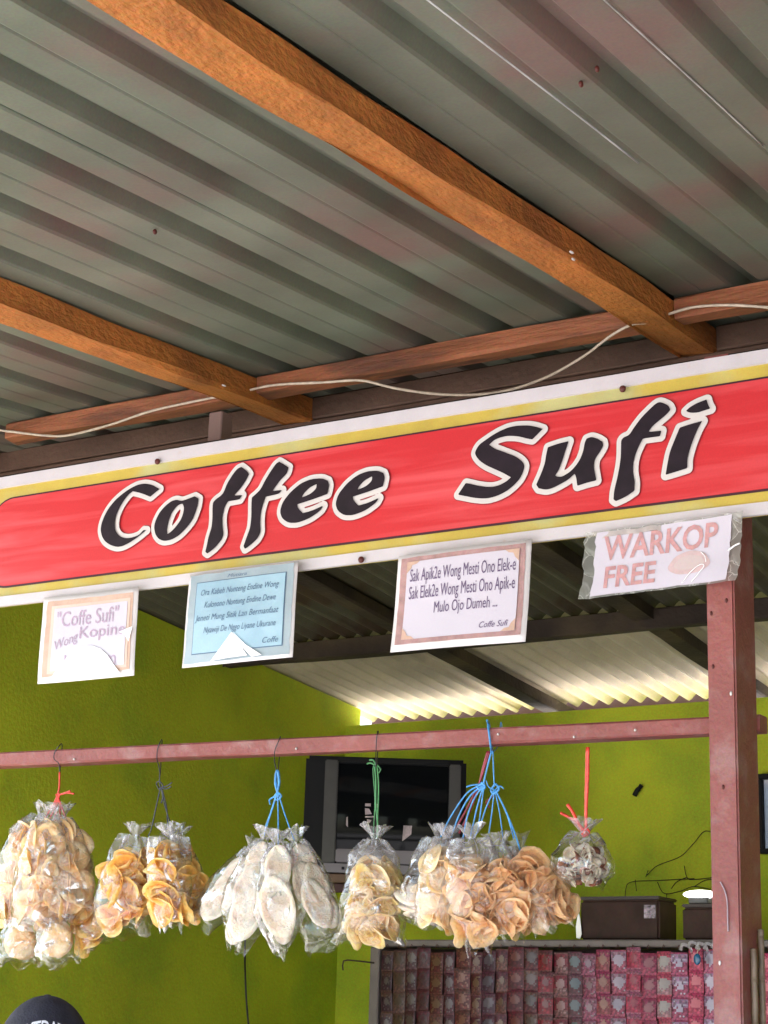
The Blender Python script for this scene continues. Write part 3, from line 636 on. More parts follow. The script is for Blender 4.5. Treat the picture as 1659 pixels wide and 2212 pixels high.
def sachet_mesh(pi):
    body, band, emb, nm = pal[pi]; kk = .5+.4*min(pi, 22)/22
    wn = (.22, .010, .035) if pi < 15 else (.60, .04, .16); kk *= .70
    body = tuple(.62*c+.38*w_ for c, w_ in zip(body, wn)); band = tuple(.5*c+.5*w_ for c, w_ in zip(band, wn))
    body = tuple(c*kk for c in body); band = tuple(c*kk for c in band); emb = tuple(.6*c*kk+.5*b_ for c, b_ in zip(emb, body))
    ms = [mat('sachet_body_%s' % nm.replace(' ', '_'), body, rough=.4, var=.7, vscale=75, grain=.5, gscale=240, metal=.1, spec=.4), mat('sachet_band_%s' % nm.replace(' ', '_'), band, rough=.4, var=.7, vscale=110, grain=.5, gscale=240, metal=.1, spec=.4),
          mat('sachet_mark_%s' % nm.replace(' ', '_'), emb, rough=.3, var=.2, metal=.1, spec=.6)]
    nx, nz = 10, 14; V = []; F = []; MI = []
    for j in range(nz+1):
        for i in range(nx+1):
            a = i/nx*2-1; b = j/nz*2-1
            puff = .0025*(max(0, 1-a*a)**.6)*(max(0, 1-b**4)**.7)
            V.append((a*SW*.485, -puff-.0012*noise.noise(Vector((a*4+pi*3, b*5, pi))), -SH/2-b*SH*.4995))
    prr = random.Random(pi*11+3)
    bs = [.25, .34, .30, .55, .38, .5][pi % 6]; lo = pi % 2
    for j in range(nz):
        for i in range(nx):
            q = j*(nx+1)+i; F.append((q, q+nx+1, q+nx+2, q+1)); v = (j+.5)/nz; u = (i+.5)/nx
            m_ = 1 if ((v > 1-bs) if lo else (v < bs)) else 0
            rr_ = math.hypot((u-.5)*SW, (v-.45)*SH)
            if pi == 3: m_ = 2 if .010 < rr_ < .017 else m_
            elif pi in (21,): m_ = 2 if abs(u-.5) < .22*(v-.15)/.5 and .15 < v < .65 else m_
            elif rr_ < .012+.003*(pi % 3): m_ = 2
            if j in (0, nz-1): m_ = 1
            if prr.random() < .13 and 1 < j < nz-2 and 0 < i < nx-1: m_ = 2
            MI.append(m_)
    me = pydata(V, F, True, MI)
    for m_ in ms: me.materials.append(m_)
    return me
Mcr = mat('sachet_crimp_foil', (.25, .2, .2), rough=.3, metal=.4, var=.2)
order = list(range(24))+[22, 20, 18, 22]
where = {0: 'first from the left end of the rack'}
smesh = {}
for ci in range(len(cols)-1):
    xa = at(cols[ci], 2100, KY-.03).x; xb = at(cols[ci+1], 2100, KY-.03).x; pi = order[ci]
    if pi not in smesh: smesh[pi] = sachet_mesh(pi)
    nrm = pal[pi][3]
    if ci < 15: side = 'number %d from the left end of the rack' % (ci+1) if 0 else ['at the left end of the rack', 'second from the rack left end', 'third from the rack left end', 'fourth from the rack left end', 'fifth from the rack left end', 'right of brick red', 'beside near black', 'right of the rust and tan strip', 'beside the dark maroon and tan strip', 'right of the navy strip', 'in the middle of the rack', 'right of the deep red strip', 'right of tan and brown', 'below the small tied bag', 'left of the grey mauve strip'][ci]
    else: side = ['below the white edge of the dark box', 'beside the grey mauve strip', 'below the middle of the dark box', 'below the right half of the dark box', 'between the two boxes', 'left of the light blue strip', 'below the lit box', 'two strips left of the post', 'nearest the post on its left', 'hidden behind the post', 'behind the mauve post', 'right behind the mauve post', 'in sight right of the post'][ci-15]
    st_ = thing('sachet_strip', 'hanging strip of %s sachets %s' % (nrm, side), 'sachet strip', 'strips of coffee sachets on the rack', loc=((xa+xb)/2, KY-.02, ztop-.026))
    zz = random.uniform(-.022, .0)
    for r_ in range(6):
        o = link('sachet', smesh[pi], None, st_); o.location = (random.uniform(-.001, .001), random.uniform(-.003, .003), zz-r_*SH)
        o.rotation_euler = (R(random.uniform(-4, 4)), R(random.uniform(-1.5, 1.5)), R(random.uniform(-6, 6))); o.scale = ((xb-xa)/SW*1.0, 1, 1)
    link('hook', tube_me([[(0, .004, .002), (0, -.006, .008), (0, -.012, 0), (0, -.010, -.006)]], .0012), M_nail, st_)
# things on top of the rack
def canister(label, x0, x1, y0, depth, top=None):
    a = at(x0, 2033, KY+.04); b = at(x1, 2033, KY+.04); t = at((x0+x1)/2, y0, KY+.04)
    root = thing('storage_box', label, 'box', 'dark boxes on top of the rack', loc=((a.x+b.x)/2, KY+.12, ztop))
    put('body', box_me((a.x, KY+.04, ztop+.001), (b.x, KY+.04+depth, t.z-.012), .008, 3), mat('dark_brown_box', (.05, .027, .02), rough=.5, var=.25, vscale=14, grain=.3, gscale=90, spec=.12), root)
    put('lid', box_me((a.x-.002, KY+.038, t.z-.011), (b.x+.002, KY+.042+depth, t.z), .004, 2), mat('brown_box_lid', (.045, .027, .02), rough=.4), root)
    return root, a, b, t
b1, a_, b_, t_ = canister('dark brown glossy storage box standing on the rack below the small tied bag', 1253, 1424, 1936, .16)
put('label_print', pydata([(b_.x-.055, KY+.0385, ztop+.075), (b_.x-.012, KY+.0385, ztop+.075), (b_.x-.012, KY+.0385, ztop+.12), (b_.x-.055, KY+.0385, ztop+.12)], [(0, 1, 2, 3)]), mat('mottled_label', (.30, .24, .28), rough=.4, var=.9, vscale=70, grain=.6), b1)
V = [at(x_, y_, KY+.03) for x_, y_ in [(1249, 1969), (1253, 1985), (1256, 2018), (1252, 2028), (1245, 2026), (1244, 2000)]]
wh = thing('glint_strip', 'bright white strip standing in for the glint at the left end of the dark box', 'strip', loc=V[3])
put('strip', join_me([pydata(V, [(5, 4, 3, 2, 1, 0)]), pydata([v+Vector((0, .004, 0)) for v in V], [(0, 1, 2, 3, 4, 5)])]), M_glare, wh)  # white sliver in place of the glint on the box end
b2, a_, b_, t_ = canister('dark brown storage box on the rack beside the post, under the lit lamp', 1474, 1590, 1952, .16)
lp = at(1512, 1932, KY+.06)
lamp = thing('lamp', 'oval white lamp glowing on top of the dark box beside the post', 'lamp', loc=lp)
em = bpy.data.materials.new('lit_lamp_diffuser'); em.use_nodes = True; e_ = em.node_tree.nodes['Principled BSDF']; e_.inputs['Base Color'].default_value = (.9, .9, .9, 1)
e_.inputs['Emission Color'].default_value = (.93, .92, 1, 1); e_.inputs['Emission Strength'].default_value = 2.2
put('diffuser', ell_me(lp, (.060, .035, .014), 24, 12), em, lamp)
put('lamp_base', box_me((lp.x-.035, lp.y-.02, t_.z+.001), (lp.x+.035, lp.y+.03, lp.z-.010), .003), Mgz, lamp)
# crumpled clear bag scraps and a blue knob hanging by the rack's top rail
sc1 = []
for q in range(5):
    c = [at(1470+q*17, 2050+random.uniform(-3, 3), KY-.05)]
    sc1.append([c[0]+Vector((0, 0, .0)), c[0]+Vector((.012, -.01, .018)), c[0]+Vector((.03, .0, .012)), c[0]+Vector((.045, -.01, -.006))])
scr = link('plastic_scrap', tube_me(sc1, .006, 6, 4, .25), film_mat('milky_film', haze=.5, tint=(.8, .78, .8)))
tag(scr, 'crumpled milky plastic scraps lying along the rack top beside the post', 'plastic scrap')
p = at(1506, 2072, KY-.06); kn = thing('blue_token', 'small shiny blue tag hanging from the rack top beside the post', 'tag', loc=p)
put('disc', ell_me(p, (.013, .006, .019), 14, 8), mat('blue_plastic', (.03, .14, .28), rough=.2, coat=.6), kn)
put('cord', tube_me([[p+Vector((0, 0, .018)), p+Vector((.004, 0, .03)), p+Vector((0, .02, .042))]], .0015), M_cable, kn)

# ------------------------------------------------------------------ wall details
wire = link('loose_wire', tube_me([[at(x_, y_, 6.985) for x_, y_ in P] for P in
  [[(1350, 1965), (1352, 1920), (1365, 1905), (1420, 1902), (1500, 1898)], [(1372, 1900), (1375, 1925)], [(1395, 1895), (1400, 1880), (1398, 1890), (1420, 1870), (1470, 1850), (1500, 1820), (1525, 1795), (1560, 1812)],
   [(1478, 1870), (1484, 1895), (1500, 1900), (1560, 1893)], [(1420, 1905), (1435, 1930), (1470, 1925), (1500, 1915), (1550, 1925)], [(1440, 1930), (1440, 1960)], [(1484, 1895), (1462, 1905), (1450, 1920)], [(1500, 1915), (1530, 1900), (1580, 1905)]]], .0016), M_dark)
tag(wire, 'tangle of thin dark wire pinned on the green wall above the boxes', 'wire')
p = at(1378, 1707, 6.98); cl = thing('wall_clip', 'small black clip stuck slantwise on the green wall right of the bags', 'clip', loc=p)
put('body', tube_me([[at(1371, 1718, 6.985), at(1376, 1708, 6.98), at(1381, 1703, 6.98)]], .011, 8, 3), Mh, cl); put('peg', tube_me([[at(1380, 1704, 6.984), at(1386, 1696, 6.984)]], .009, 8, 3), Mh, cl)
wc = link('wall_cable', tube_me([[at(x_, y_, Y_) for x_, y_, Y_ in [(530, 1990, 5.62), (529, 2060, 5.62), (530, 2110, 5.6), (533, 2170, 5.6), (540, 2240, 5.6), (556, 2330, 5.6)]]], .0036), mat('black_cable', (.012, .012, .012), rough=.4))
tag(wc, 'black cable hanging down the green wall below the white crackers', 'cable')
p = [at(x_, y_, 5.95) for x_, y_ in [(741, 2096), (742, 2076), (765, 2075), (808, 2080)]]
wb = link('rack_hook', tube_me([p], .003, 6, 2), M_dark); tag(wb, 'thin dark bent hook sticking out left of the sachet rack', 'hook')
# framed picture at the right edge
a = at(1636, 1672, 6.97); b = at(1745, 1842, 6.97)
pf = thing('framed_picture', 'black framed blue and white picture on the green wall right of the post', 'picture', loc=((a.x+b.x)/2, 6.97, b.z))
for nm_, lo, hi in (('frame', (a.x, 6.965, a.z-.02), (b.x, 6.998, a.z)), ('frame', (a.x, 6.965, b.z), (b.x, 6.998, b.z+.02)), ('frame', (a.x, 6.965, b.z+.021), (a.x+.018, 6.998, a.z-.021)), ('frame', (b.x-.018, 6.965, b.z+.021), (b.x, 6.998, a.z-.021))):
    put(nm_, box_me(lo, hi, .003), Mh, pf)
put('picture_print', box_me((a.x+.02, 6.985, b.z+.022), (b.x-.02, 6.99, a.z-.022), 0), mat('pale_blue_picture_print', (.42, .55, .72), rough=.3, var=.3, vscale=4, c2=(.75, .75, .8), c2f=.5, c2scale=5), pf)
# cord stuck on the post, jointed cane tied to its side
cd = link('white_cord', tube_me([[at(x_, y_, 3.497) for x_, y_ in [(1556, 1905), (1566, 1925), (1571, 1950), (1572, 1985), (1573, 2012)]]], .0016), mat('whitish_cord', (.36, .28, .31), rough=.5))
tag(cd, 'short whitish cord stuck on the front of the mauve post', 'cord')
cane = thing('cane_stick', 'beige jointed cane sticks tied against the side of the mauve post', 'stick', loc=(-1.31, 3.6, 1.0))
Mcn = mat('beige_cane', (.24, .18, .125), rough=.45, var=.25, vscale=20, grain=.2)
for cx_, cy_, t0 in ((-1.3145, 3.588, 1.83), (-1.3145, 3.545, 1.79)):
    segs = []; zz = .12
    while zz < t0:
        z3 = min(zz+.085, t0); segs.append(tube_me([[(cx_, cy_, zz), (cx_+.0008, cy_, (zz+z3)/2), (cx_, cy_, z3)]], .0062, 8, 3)); segs.append(ell_me((cx_, cy_, z3), (.0072, .0072, .003), 8, 4)); zz = z3
    put('cane', join_me(segs), Mcn, cane)

# ------------------------------------------------------------------ crackers in clear bags
def curl_disc(r, cup, saddle, seed, asp=1.0, th=.0016, rings=4, seg=18, edge=.10, ridge=0.0):
    V = []; F = []
    def h(x, y):
        q = Vector((x/r*1.5+seed*3.3, y/r*1.5, seed))
        z = cup*((x*x+y*y)/(r*r)) + saddle*((x*x-y*y)/(r*r)) + r*.16*noise.noise(q)
        if ridge: z += ridge*math.sin(8*math.atan2(y, x)+6*math.hypot(x, y)/r*2+2*noise.noise(q*2))
        return z
    for side in (1, -1):
        k0 = len(V)
        V.append((0, 0, h(0, 0)+side*th/2))
        for i in range(1, rings+1):
            for j in range(seg):
                a = 2*math.pi*j/seg; rr_ = r*(i/rings)*(1+edge*noise.noise(Vector((math.cos(a)*1.3+seed, math.sin(a)*1.3, seed*2))))
                x_ = rr_*math.cos(a); y_ = rr_*math.sin(a)*asp
                V.append((x_, y_, h(x_, y_/asp)+side*th/2*(1 if i < rings else .3)))
        for j in range(seg):
            f = (k0, k0+1+j, k0+1+(j+1) % seg); F.append(f if side > 0 else f[::-1])
        for i in range(rings-1):
            for j in range(seg):
                q = k0+1+i*seg; f = (q+j, q+seg+j, q+seg+(j+1) % seg, q+(j+1) % seg); F.append(f if side > 0 else f[::-1])
    n1_ = 1+rings*seg; q = 1+(rings-1)*seg
    for j in range(seg): F.append((q+j, n1_+q+j, n1_+q+(j+1) % seg, q+(j+1) % seg))
    return pydata(V, F, True)
def cracker_mat(name, c, c2, sss=.0, bump=.5, bs=160):
    m = mat(name, c, rough=.5, var=.12, vscale=26, grain=.22, gscale=220, c2=c2, c2f=.42, c2scale=30, bump=bump, bscale=bs, spec=.35)
    b = m.node_tree.nodes['Principled BSDF']; b.inputs['Subsurface Weight'].default_value = .45; b.inputs['Subsurface Radius'].default_value = (1, .6, .35); b.inputs['Subsurface Scale'].default_value = .012
    return m
K = {
 'round': ([curl_disc(.036, random.uniform(.004, .013), random.uniform(-.006, .006), s, 1, .0018) for s in range(6)], cracker_mat('pale_peach_cracker', (.98, .55, .25), (.98, .69, .41))),
 'gold': ([curl_disc(.032, random.uniform(.012, .024), random.uniform(-.012, .012), 10+s, 1.15, .0016) for s in range(6)], cracker_mat('golden_orange_cracker', (.90, .42, .09), (.94, .60, .22))),
 'oval': ([curl_disc(.034, random.uniform(.006, .012), 0, 20+s, 1.75, .013, 5, 28, .06, ridge=.0013) for s in range(4)], cracker_mat('white_rice_cracker', (.97, .79, .62), (.97, .85, .72), bump=.55, bs=230)),
 'strip': ([curl_disc(.020, random.uniform(.004, .012), random.uniform(.0, .01), 30+s, 2.1, .0016, edge=.2) for s in range(6)], cracker_mat('yellow_tan_cracker', (.88, .56, .20), (.92, .68, .34))),
 'curl': ([curl_disc(.031, random.uniform(.016, .030), random.uniform(-.016, .016), 40+s, 1.1, .0016, edge=.16) for s in range(7)], cracker_mat('brown_curled_cracker', (.86, .44, .20), (.94, .62, .35))),
 'flat': ([curl_disc(.034, random.uniform(.003, .010), random.uniform(-.004, .004), 50+s, 1.0, .0017) for s in range(5)], cracker_mat('tan_round_cracker', (.96, .60, .30), (.96, .71, .43))),
 'small': ([curl_disc(.013, random.uniform(.002, .010), random.uniform(-.004, .004), 60+s, 1.2, .003, 3, 12, .2) for s in range(6)], cracker_mat('pale_snack_piece', (.66, .56, .42), (.74, .66, .54))),
 'dark': ([curl_disc(.012, random.uniform(.002, .010), random.uniform(-.004, .004), 70+s, 1.1, .004, 3, 12, .2) for s in range(4)], cracker_mat('brown_snack_piece', (.20, .07, .035), (.32, .13, .07))),
}
for k_, (ms_, m_) in K.items():
    for q in ms_: q.materials.append(m_)
M_film = film_mat('clear_bag_film', haze=.008, bump=1.0, scale=13, base=.085, edge=.55, rough=.07)
M_filmn = film_mat('gathered_bag_neck_film', haze=.12, tint=(.88, .88, .95), bump=1.0, scale=14, base=.09, edge=.55, rough=.09)
GB = 'bags of crackers hanging from the rail'
def bag(label, top, bot, widths, Y, kinds, count, seed, neck=.30, name='cracker_bag', depth=.62, fill=(.16, .88), tails=True, size=1.0, face=.5, upright=False, row=None, film_pad=None):
    """top/bot: points of the bag's axis in the photo's picture; widths: half widths (same unit) along it"""
    if film_pad is None: film_pad = 1.12 if row else 1.27
    rnd = random.Random(seed)
    A = at(top[0], top[1], Y); B = at(bot[0], bot[1], Y); L = (B-A).length; ax = (B-A).normalized()
    sx = Vector((math.cos(YAW*.85), -math.sin(YAW*.85), 0)); sx = (sx-ax*sx.dot(ax)).normalized(); dp = ax.cross(sx).normalized()
    if dp.y > 0: dp = -dp                              # dp points at the viewer's side
    scale_ = (A-O).length/FPX
    ws = [w_*scale_ for w_ in widths]
    def W(t):
        q = t*(len(ws)-1); i = min(int(q), len(ws)-2); f = q-i; f = f*f*(3-2*f) if False else f
        return ws[i]*(1-f)+ws[i+1]*f
    root = thing(name, label, 'snack bag', GB, loc=A)
    # film
    n, seg = 30, 44; V = []; F = []; MI = []
    for i in range(n+1):
        t = i/n; w_ = W(t)*film_pad; fl = max(0, 1-t/neck)
        for j in range(seg):
            a = 2*math.pi*j/seg
            fold_ = 1+(.05+.32*fl)*math.sin(a*7+seed*1.7+3*noise.noise(Vector((t*3, seed, 0))))*(.4+fl) + .08*noise.noise(Vector((math.cos(a)*2.2+seed, math.sin(a)*2.2, t*6)))
            # lower end flattens to a seam
            fl2 = max(0, (t-.88)/.12); dd = depth*(1-.9*fl2); ww = w_*(1+.10*fl2)
            p = A+ax*(L*t + .010*noise.noise(Vector((math.cos(a)*1.5, math.sin(a)*1.5, seed*3)))*(1+2*fl2)) + sx*math.cos(a)*ww*fold_ + dp*math.sin(a)*ww*dd*fold_
            V.append(p)
        if i:
            k_ = i*seg
            for j in range(seg): F.append((k_-seg+j, k_-seg+(j+1) % seg, k_+(j+1) % seg, k_+j)); MI.append(1 if t < neck*.8 else 0)
    o = link('film', pydata(V, F, True, MI), [M_film, M_filmn], root); o.location = -Vector(A)
    if tails:                                          # open frill above the tie
        V = []; F = []; sg_ = 26
        for i in range(5):
            t = i/4
            for j in range(sg_):
                a = 2*math.pi*j/sg_; rr_ = (.006+t*.016+.006*noise.noise(Vector((math.cos(a)*3, math.sin(a)*3, seed))))*(1+.4*math.sin(6*a+seed)*t)
                V.append(A-ax*(t*.030*(1+.5*noise.noise(Vector((math.cos(a)*2, math.sin(a)*2, seed+4)))))+sx*math.cos(a)*rr_*1.3+dp*math.sin(a)*rr_*.7)
            if i: k_ = i*sg_; F += [(k_-sg_+j, k_-sg_+(j+1) % sg_, k_+(j+1) % sg_, k_+j) for j in range(sg_)]
        o = link('frill', pydata(V, F, True), M_filmn, root); o.location = -Vector(A)
    # crackers
    def place(kd, t, u, v, rot, s=1.0):
        me_ = rnd.choice(K[kd][0]); o = link('cracker', me_, None, root); w_ = W(t)
        o.location = ax*(L*t)+sx*(u*w_)+dp*(v*w_*depth); o.rotation_mode = 'QUATERNION'; o.rotation_quaternion = rot; o.scale = (s*size,)*3
        return o
    def orient(nrm, spin, upv=None):
        z_ = nrm.normalized(); y_ = (upv if upv is not None else Vector((rnd.uniform(-1, 1), rnd.uniform(-1, 1), rnd.uniform(-1, 1))))
        x_ = y_.cross(z_); x_.normalize(); y_ = z_.cross(x_); m3 = Matrix((x_, y_, z_)).transposed(); return m3.to_quaternion()
    if row:
        for (t, u, v, tilt, s) in row:
            q = orient((dp+sx*tilt+ax*rnd.uniform(-.15, .15)), 0, upv=-ax+sx*rnd.uniform(-.2, .2)); place(kinds[0], t, u, v, q, s)
    else:
        count = int(count*1.35)
        for c_ in range(count):
            t = fill[0]+(fill[1]-fill[0])*((c_+rnd.random())/count)
            a = rnd.uniform(-.15, 1.15)*math.pi; rr_ = rnd.uniform(.35, .80) if c_ % 3 else rnd.uniform(0, .5)
            u = math.cos(a)*rr_; v = math.sin(a)*rr_
            nrm = (sx*math.cos(a)+dp*math.sin(a))*face + Vector((rnd.gauss(0, 1), rnd.gauss(0, 1), rnd.gauss(0, 1)))*(1-face) + dp*face*.6
            kd = rnd.choice(kinds); place(kd, t, u, v, orient(nrm, 0), rnd.uniform(.82, 1.12))
    return root
BY = 3.60
# leftmost bunch: peach round crackers
bag('bag of large peach crackers at the far left of the bunch on the red string', (92, 1765), (14, 2002), [16, 44, 52, 48, 42, 34], BY+.03, ['round'], 26, 1, size=1.15, face=.7)
bag('bag of peach crackers hanging centrally in the bunch on the red string', (108, 1760), (82, 2010), [12, 36, 46, 50, 50, 42], BY-.04, ['round'], 28, 2, face=.7, size=1.15)
bag('bag of stacked peach crackers on the right of the bunch on the red string', (135, 1765), (160, 1985), [12, 30, 40, 44, 42, 44], BY, ['round'], 22, 3, face=.85, size=1.2)
bag('small bag end with one glossy cracker, lowest left of the peach bunch', (48, 1985), (44, 2082), [26, 40, 42, 38], BY-.02, ['round'], 0, 4, row=[(.55, 0, .35, .1, 1.12), (.4, 0, -.2, -.3, 1.0), (.6, .1, -.5, .2, 1.0)], neck=.1, tails=False)
bag('small bag end with one glossy cracker, lowest right of the peach bunch', (122, 1980), (124, 2078), [26, 38, 42, 40], BY-.03, ['round'], 0, 5, row=[(.55, 0, .35, -.1, 1.12), (.4, 0, -.2, .3, 1.0), (.6, .1, -.5, -.2, 1.0)], neck=.1, tails=False)
bag('small bag of orange crackers poking out right below the peach bunch', (165, 1930), (222, 2040), [10, 26, 34, 28], BY+.04, ['gold'], 9, 6, neck=.1, tails=False)
# second bunch: golden
bag('bag of golden crackers hanging left on the black string', (292, 1806), (262, 2015), [18, 36, 46, 52, 50, 46], BY, ['gold'], 26, 7, size=1.18, neck=.33, fill=(.24, .88))
bag('bag of golden curled crackers hanging right on the black string', (365, 1806), (368, 2005), [24, 36, 38, 36, 28, 16], BY-.02, ['gold'], 18, 8, size=1.12, neck=.28, fill=(.2, .88))
bag('slim bag of golden crackers tucked behind the right bag on the black string', (385, 1815), (415, 1985), [12, 24, 34, 30, 16], BY+.05, ['gold'], 16, 9, neck=.2, fill=(.16, .95))
# third bunch: white ovals, blue string
bag('bag of white oval rice crackers splayed to the left on the blue string', (545, 1840), (430, 2005), [12, 30, 38, 34, 22], BY+.03, ['oval'], 0, 10, row=[(.30, 0, .1, -.3, .85), (.62, .05, .3, -.2, .92), (.5, -.1, -.4, .2, .8)], neck=.2)
bag('bag of white oval rice crackers second from the left on the blue string', (572, 1815), (510, 2052), [12, 34, 42, 50, 50, 34, 16], BY-.02, ['oval'], 0, 11, row=[(.22, 0, .1, -.25, .9), (.44, -.1, .35, .2, 1.02), (.66, .08, .45, -.1, 1.1), (.5, .25, -.3, .5, .95), (.78, -.2, 0, -.4, .8)], neck=.22)
bag('bag with one big white oval cracker facing out, middle of the blue string bunch', (600, 1822), (606, 2060), [12, 34, 40, 46, 48, 34, 14], BY-.05, ['oval'], 0, 12, row=[(.24, 0, .2, .1, .9), (.60, 0, .6, 0, 1.2), (.45, -.2, -.2, .4, 1.0), (.7, .2, -.3, -.4, .9)], neck=.22)
bag('bag of white oval rice crackers splayed to the right on the blue string', (640, 1818), (708, 2045), [14, 34, 42, 44, 44, 38], BY+.0, ['oval'], 0, 13, row=[(.24, .0, .1, .3, .9), (.42, -.25, .3, .6, .95), (.45, .3, .1, .8, .95), (.62, 0, .3, .5, 1.0), (.66, .35, -.2, .2, .9)], neck=.22)
# fourth: yellow-tan, green string
bag('single bag of yellow tan crackers hanging on the green string', (812, 1812), (800, 2036), [14, 38, 46, 50, 54, 56, 58], BY, ['strip', 'strip', 'flat'], 58, 14, neck=.34, fill=(.3, .93), size=1.0, face=.5)
# fifth bunch, blue and red strings
bag('bag of pale crackers with a silvery left side, leftmost on the blue and red strings', (950, 1815), (905, 1990), [20, 36, 44, 46, 42], BY+.04, ['oval', 'flat'], 12, 15, neck=.4, fill=(.3, .95), size=.8)
bag('bag of flat round tan crackers on the blue and red strings', (965, 1812), (950, 1998), [18, 36, 44, 46, 38], BY-.02, ['flat'], 26, 16, neck=.26, fill=(.24, .95), face=.75)
bag('bag of brown curled crackers hanging lowest on the blue and red strings', (1018, 1812), (1034, 2058), [24, 42, 48, 46, 40, 28, 18], BY-.05, ['curl'], 27, 17, size=1.0, neck=.26, fill=(.2, .80), face=.35)
bag('bag of brown curled crackers right of the lowest one', (1078, 1830), (1100, 2025), [20, 38, 46, 46, 40, 22], BY-.02, ['curl'], 26, 18, size=1.1, neck=.28, fill=(.2, .86), face=.35)
bag('bag of brown curled crackers at the right end of the blue string bunch', (1122, 1838), (1192, 2002), [16, 36, 44, 40, 30], BY+.02, ['curl'], 18, 19, size=1.05, neck=.25, fill=(.2, .88), face=.4)
bag('slim dark bag of crackers behind the right end of the blue string bunch', (1140, 1850), (1222, 1990), [10, 22, 28, 26, 18], BY+.06, ['curl'], 12, 20, neck=.2, fill=(.2, .88), face=.4, tails=False)
# sixth: small
bag('small round bag of mixed snacks hanging alone on the thick red string', (1262, 1800), (1258, 1912), [16, 38, 52, 54, 34], BY, ['small', 'small', 'dark'], 74, 21, neck=.3, fill=(.3, .93), depth=.8, face=.4)

# ------------------------------------------------------------------ strings
def col(name, c): return mat(name, c, rough=.35, var=.3, vscale=90, grain=.15, coat=.2)
S_red = col('red_raffia', (.72, .06, .035)); S_blue = col('blue_raffia', (.07, .30, .62)); S_blk = col('black_raffia', (.02, .025, .035)); S_grn = col('green_raffia', (.05, .22, .07)); S_dred = col('dark_red_raffia', (.30, .03, .05))
def strings(label, m, paths, r=.0016, Y=BY, group='raffia strings tied to the rail'):
    P = [[at(a[0], a[1], (a[2] if len(a) > 2 else Y)) for a in q] for q in paths]
    o = link('string', tube_me(P, [r[i] if isinstance(r, list) else r for i in range(len(P))], 6, 5), m); tag(o, label, 'string', group); return o
FR, BK = RY-.027, RY+.03                             # just before / behind the rail
strings('red string tying the peach cracker bunch at the far left', S_red, [[(129, 1668), (128, 1700), (124, 1720)], [(124, 1718), (118, 1745), (108, 1768)], [(126, 1718), (122, 1750), (116, 1775)], [(124, 1718), (130, 1745), (128, 1772)], [(124, 1718), (136, 1750), (142, 1768)], [(124, 1718), (114, 1740), (98, 1766)], [(125, 1718), (145, 1713), (160, 1715)], [(125, 1718), (148, 1710), (152, 1708)], [(122, 1725), (127, 1712), (128, 1722), (121, 1716)]], .0024)
strings('dark upper loop around the rail above the red string at the far left', S_blk, [[(129, 1672), (127, 1650), (117, 1640, FR-.004), (118, 1625, FR), (128, 1611, FR), (134, 1608, BK), (132, 1640, BK), (129, 1670)]], .0013)
strings('black string tying the golden cracker bunch', S_blk, [[(345, 1672), (345, 1690), (347, 1702)], [(347, 1700), (338, 1740), (327, 1790), (320, 1806)], [(347, 1700), (356, 1740), (370, 1785), (376, 1808)], [(349, 1700), (360, 1745), (362, 1775), (368, 1804)], [(347, 1702), (362, 1697), (372, 1690)], [(347, 1702), (360, 1704), (370, 1698)], [(344, 1706), (338, 1692), (345, 1688), (352, 1698), (344, 1704)], [(347, 1700), (352, 1720), (348, 1735)]], .0017)
strings('black loop around the rail above the golden cracker bunch', S_blk, [[(346, 1676), (343, 1655), (339, 1640, FR-.004), (340, 1620, FR), (346, 1603, FR), (350, 1600, BK), (348, 1640, BK), (346, 1674)]], .0013)
strings('blue string looped and knotted above the white oval crackers', S_blue, [[(599, 1710), (595, 1690), (597, 1668), (601, 1668), (603, 1692), (599, 1712)], [(598, 1712), (586, 1752), (574, 1785), (571, 1805)], [(600, 1712), (585, 1758), (572, 1800)], [(600, 1712), (601, 1760), (601, 1828)], [(601, 1712), (614, 1755), (630, 1800), (636, 1815)], [(598, 1715), (590, 1722), (582, 1728), (584, 1738)], [(594, 1718), (600, 1712), (608, 1720), (598, 1728), (592, 1720)]], [.0034, .0018, .0018, .0018, .0016, .002, .002])
strings('thin black loop around the rail above the blue looped string', S_blk, [[(599, 1672), (594, 1650), (593, 1637, FR-.004), (594, 1620, FR), (603, 1598, FR), (606, 1594, BK), (603, 1640, BK), (600, 1672)]], .0012)
strings('green string holding the single bag of yellow tan crackers', S_grn, [[(810, 1655), (812, 1690), (812, 1740), (816, 1780), (816, 1812)], [(815, 1655), (818, 1700), (816, 1760), (814, 1812)], [(812, 1650), (806, 1662), (810, 1730), (807, 1800), (812, 1812)], [(810, 1652), (800, 1648), (793, 1650)], [(812, 1652), (806, 1642), (798, 1642)], [(815, 1652), (822, 1662), (818, 1670)]], [.0022, .0018, .0012, .002, .002, .0014])
strings('thin dark loop around the rail above the green string', S_blk, [[(812, 1658), (812, 1645), (812, 1630, FR-.004), (813, 1600, FR), (815, 1585, FR), (817, 1583, BK), (815, 1640, BK), (812, 1656)]], .0012)
strings('blue string fan tying the left bags of the curled cracker bunch', S_blue, [[(1062, 1622), (1052, 1660), (1044, 1695)], [(1044, 1694), (1010, 1712), (975, 1762), (952, 1808)], [(1044, 1696), (1015, 1720), (990, 1765), (975, 1810)], [(1044, 1696), (1022, 1730), (1008, 1770), (1000, 1812)], [(1044, 1696), (1032, 1740), (1020, 1790), (1015, 1815)], [(1046, 1696), (1040, 1740), (1032, 1800)], [(1044, 1694), (1020, 1696), (1008, 1700)], [(1040, 1690), (1048, 1700), (1038, 1706), (1032, 1698), (1046, 1692)], [(1046, 1696), (1030, 1745), (1022, 1785)]], [.0022, .002, .002, .002, .0018, .0018, .002, .003, .0016])
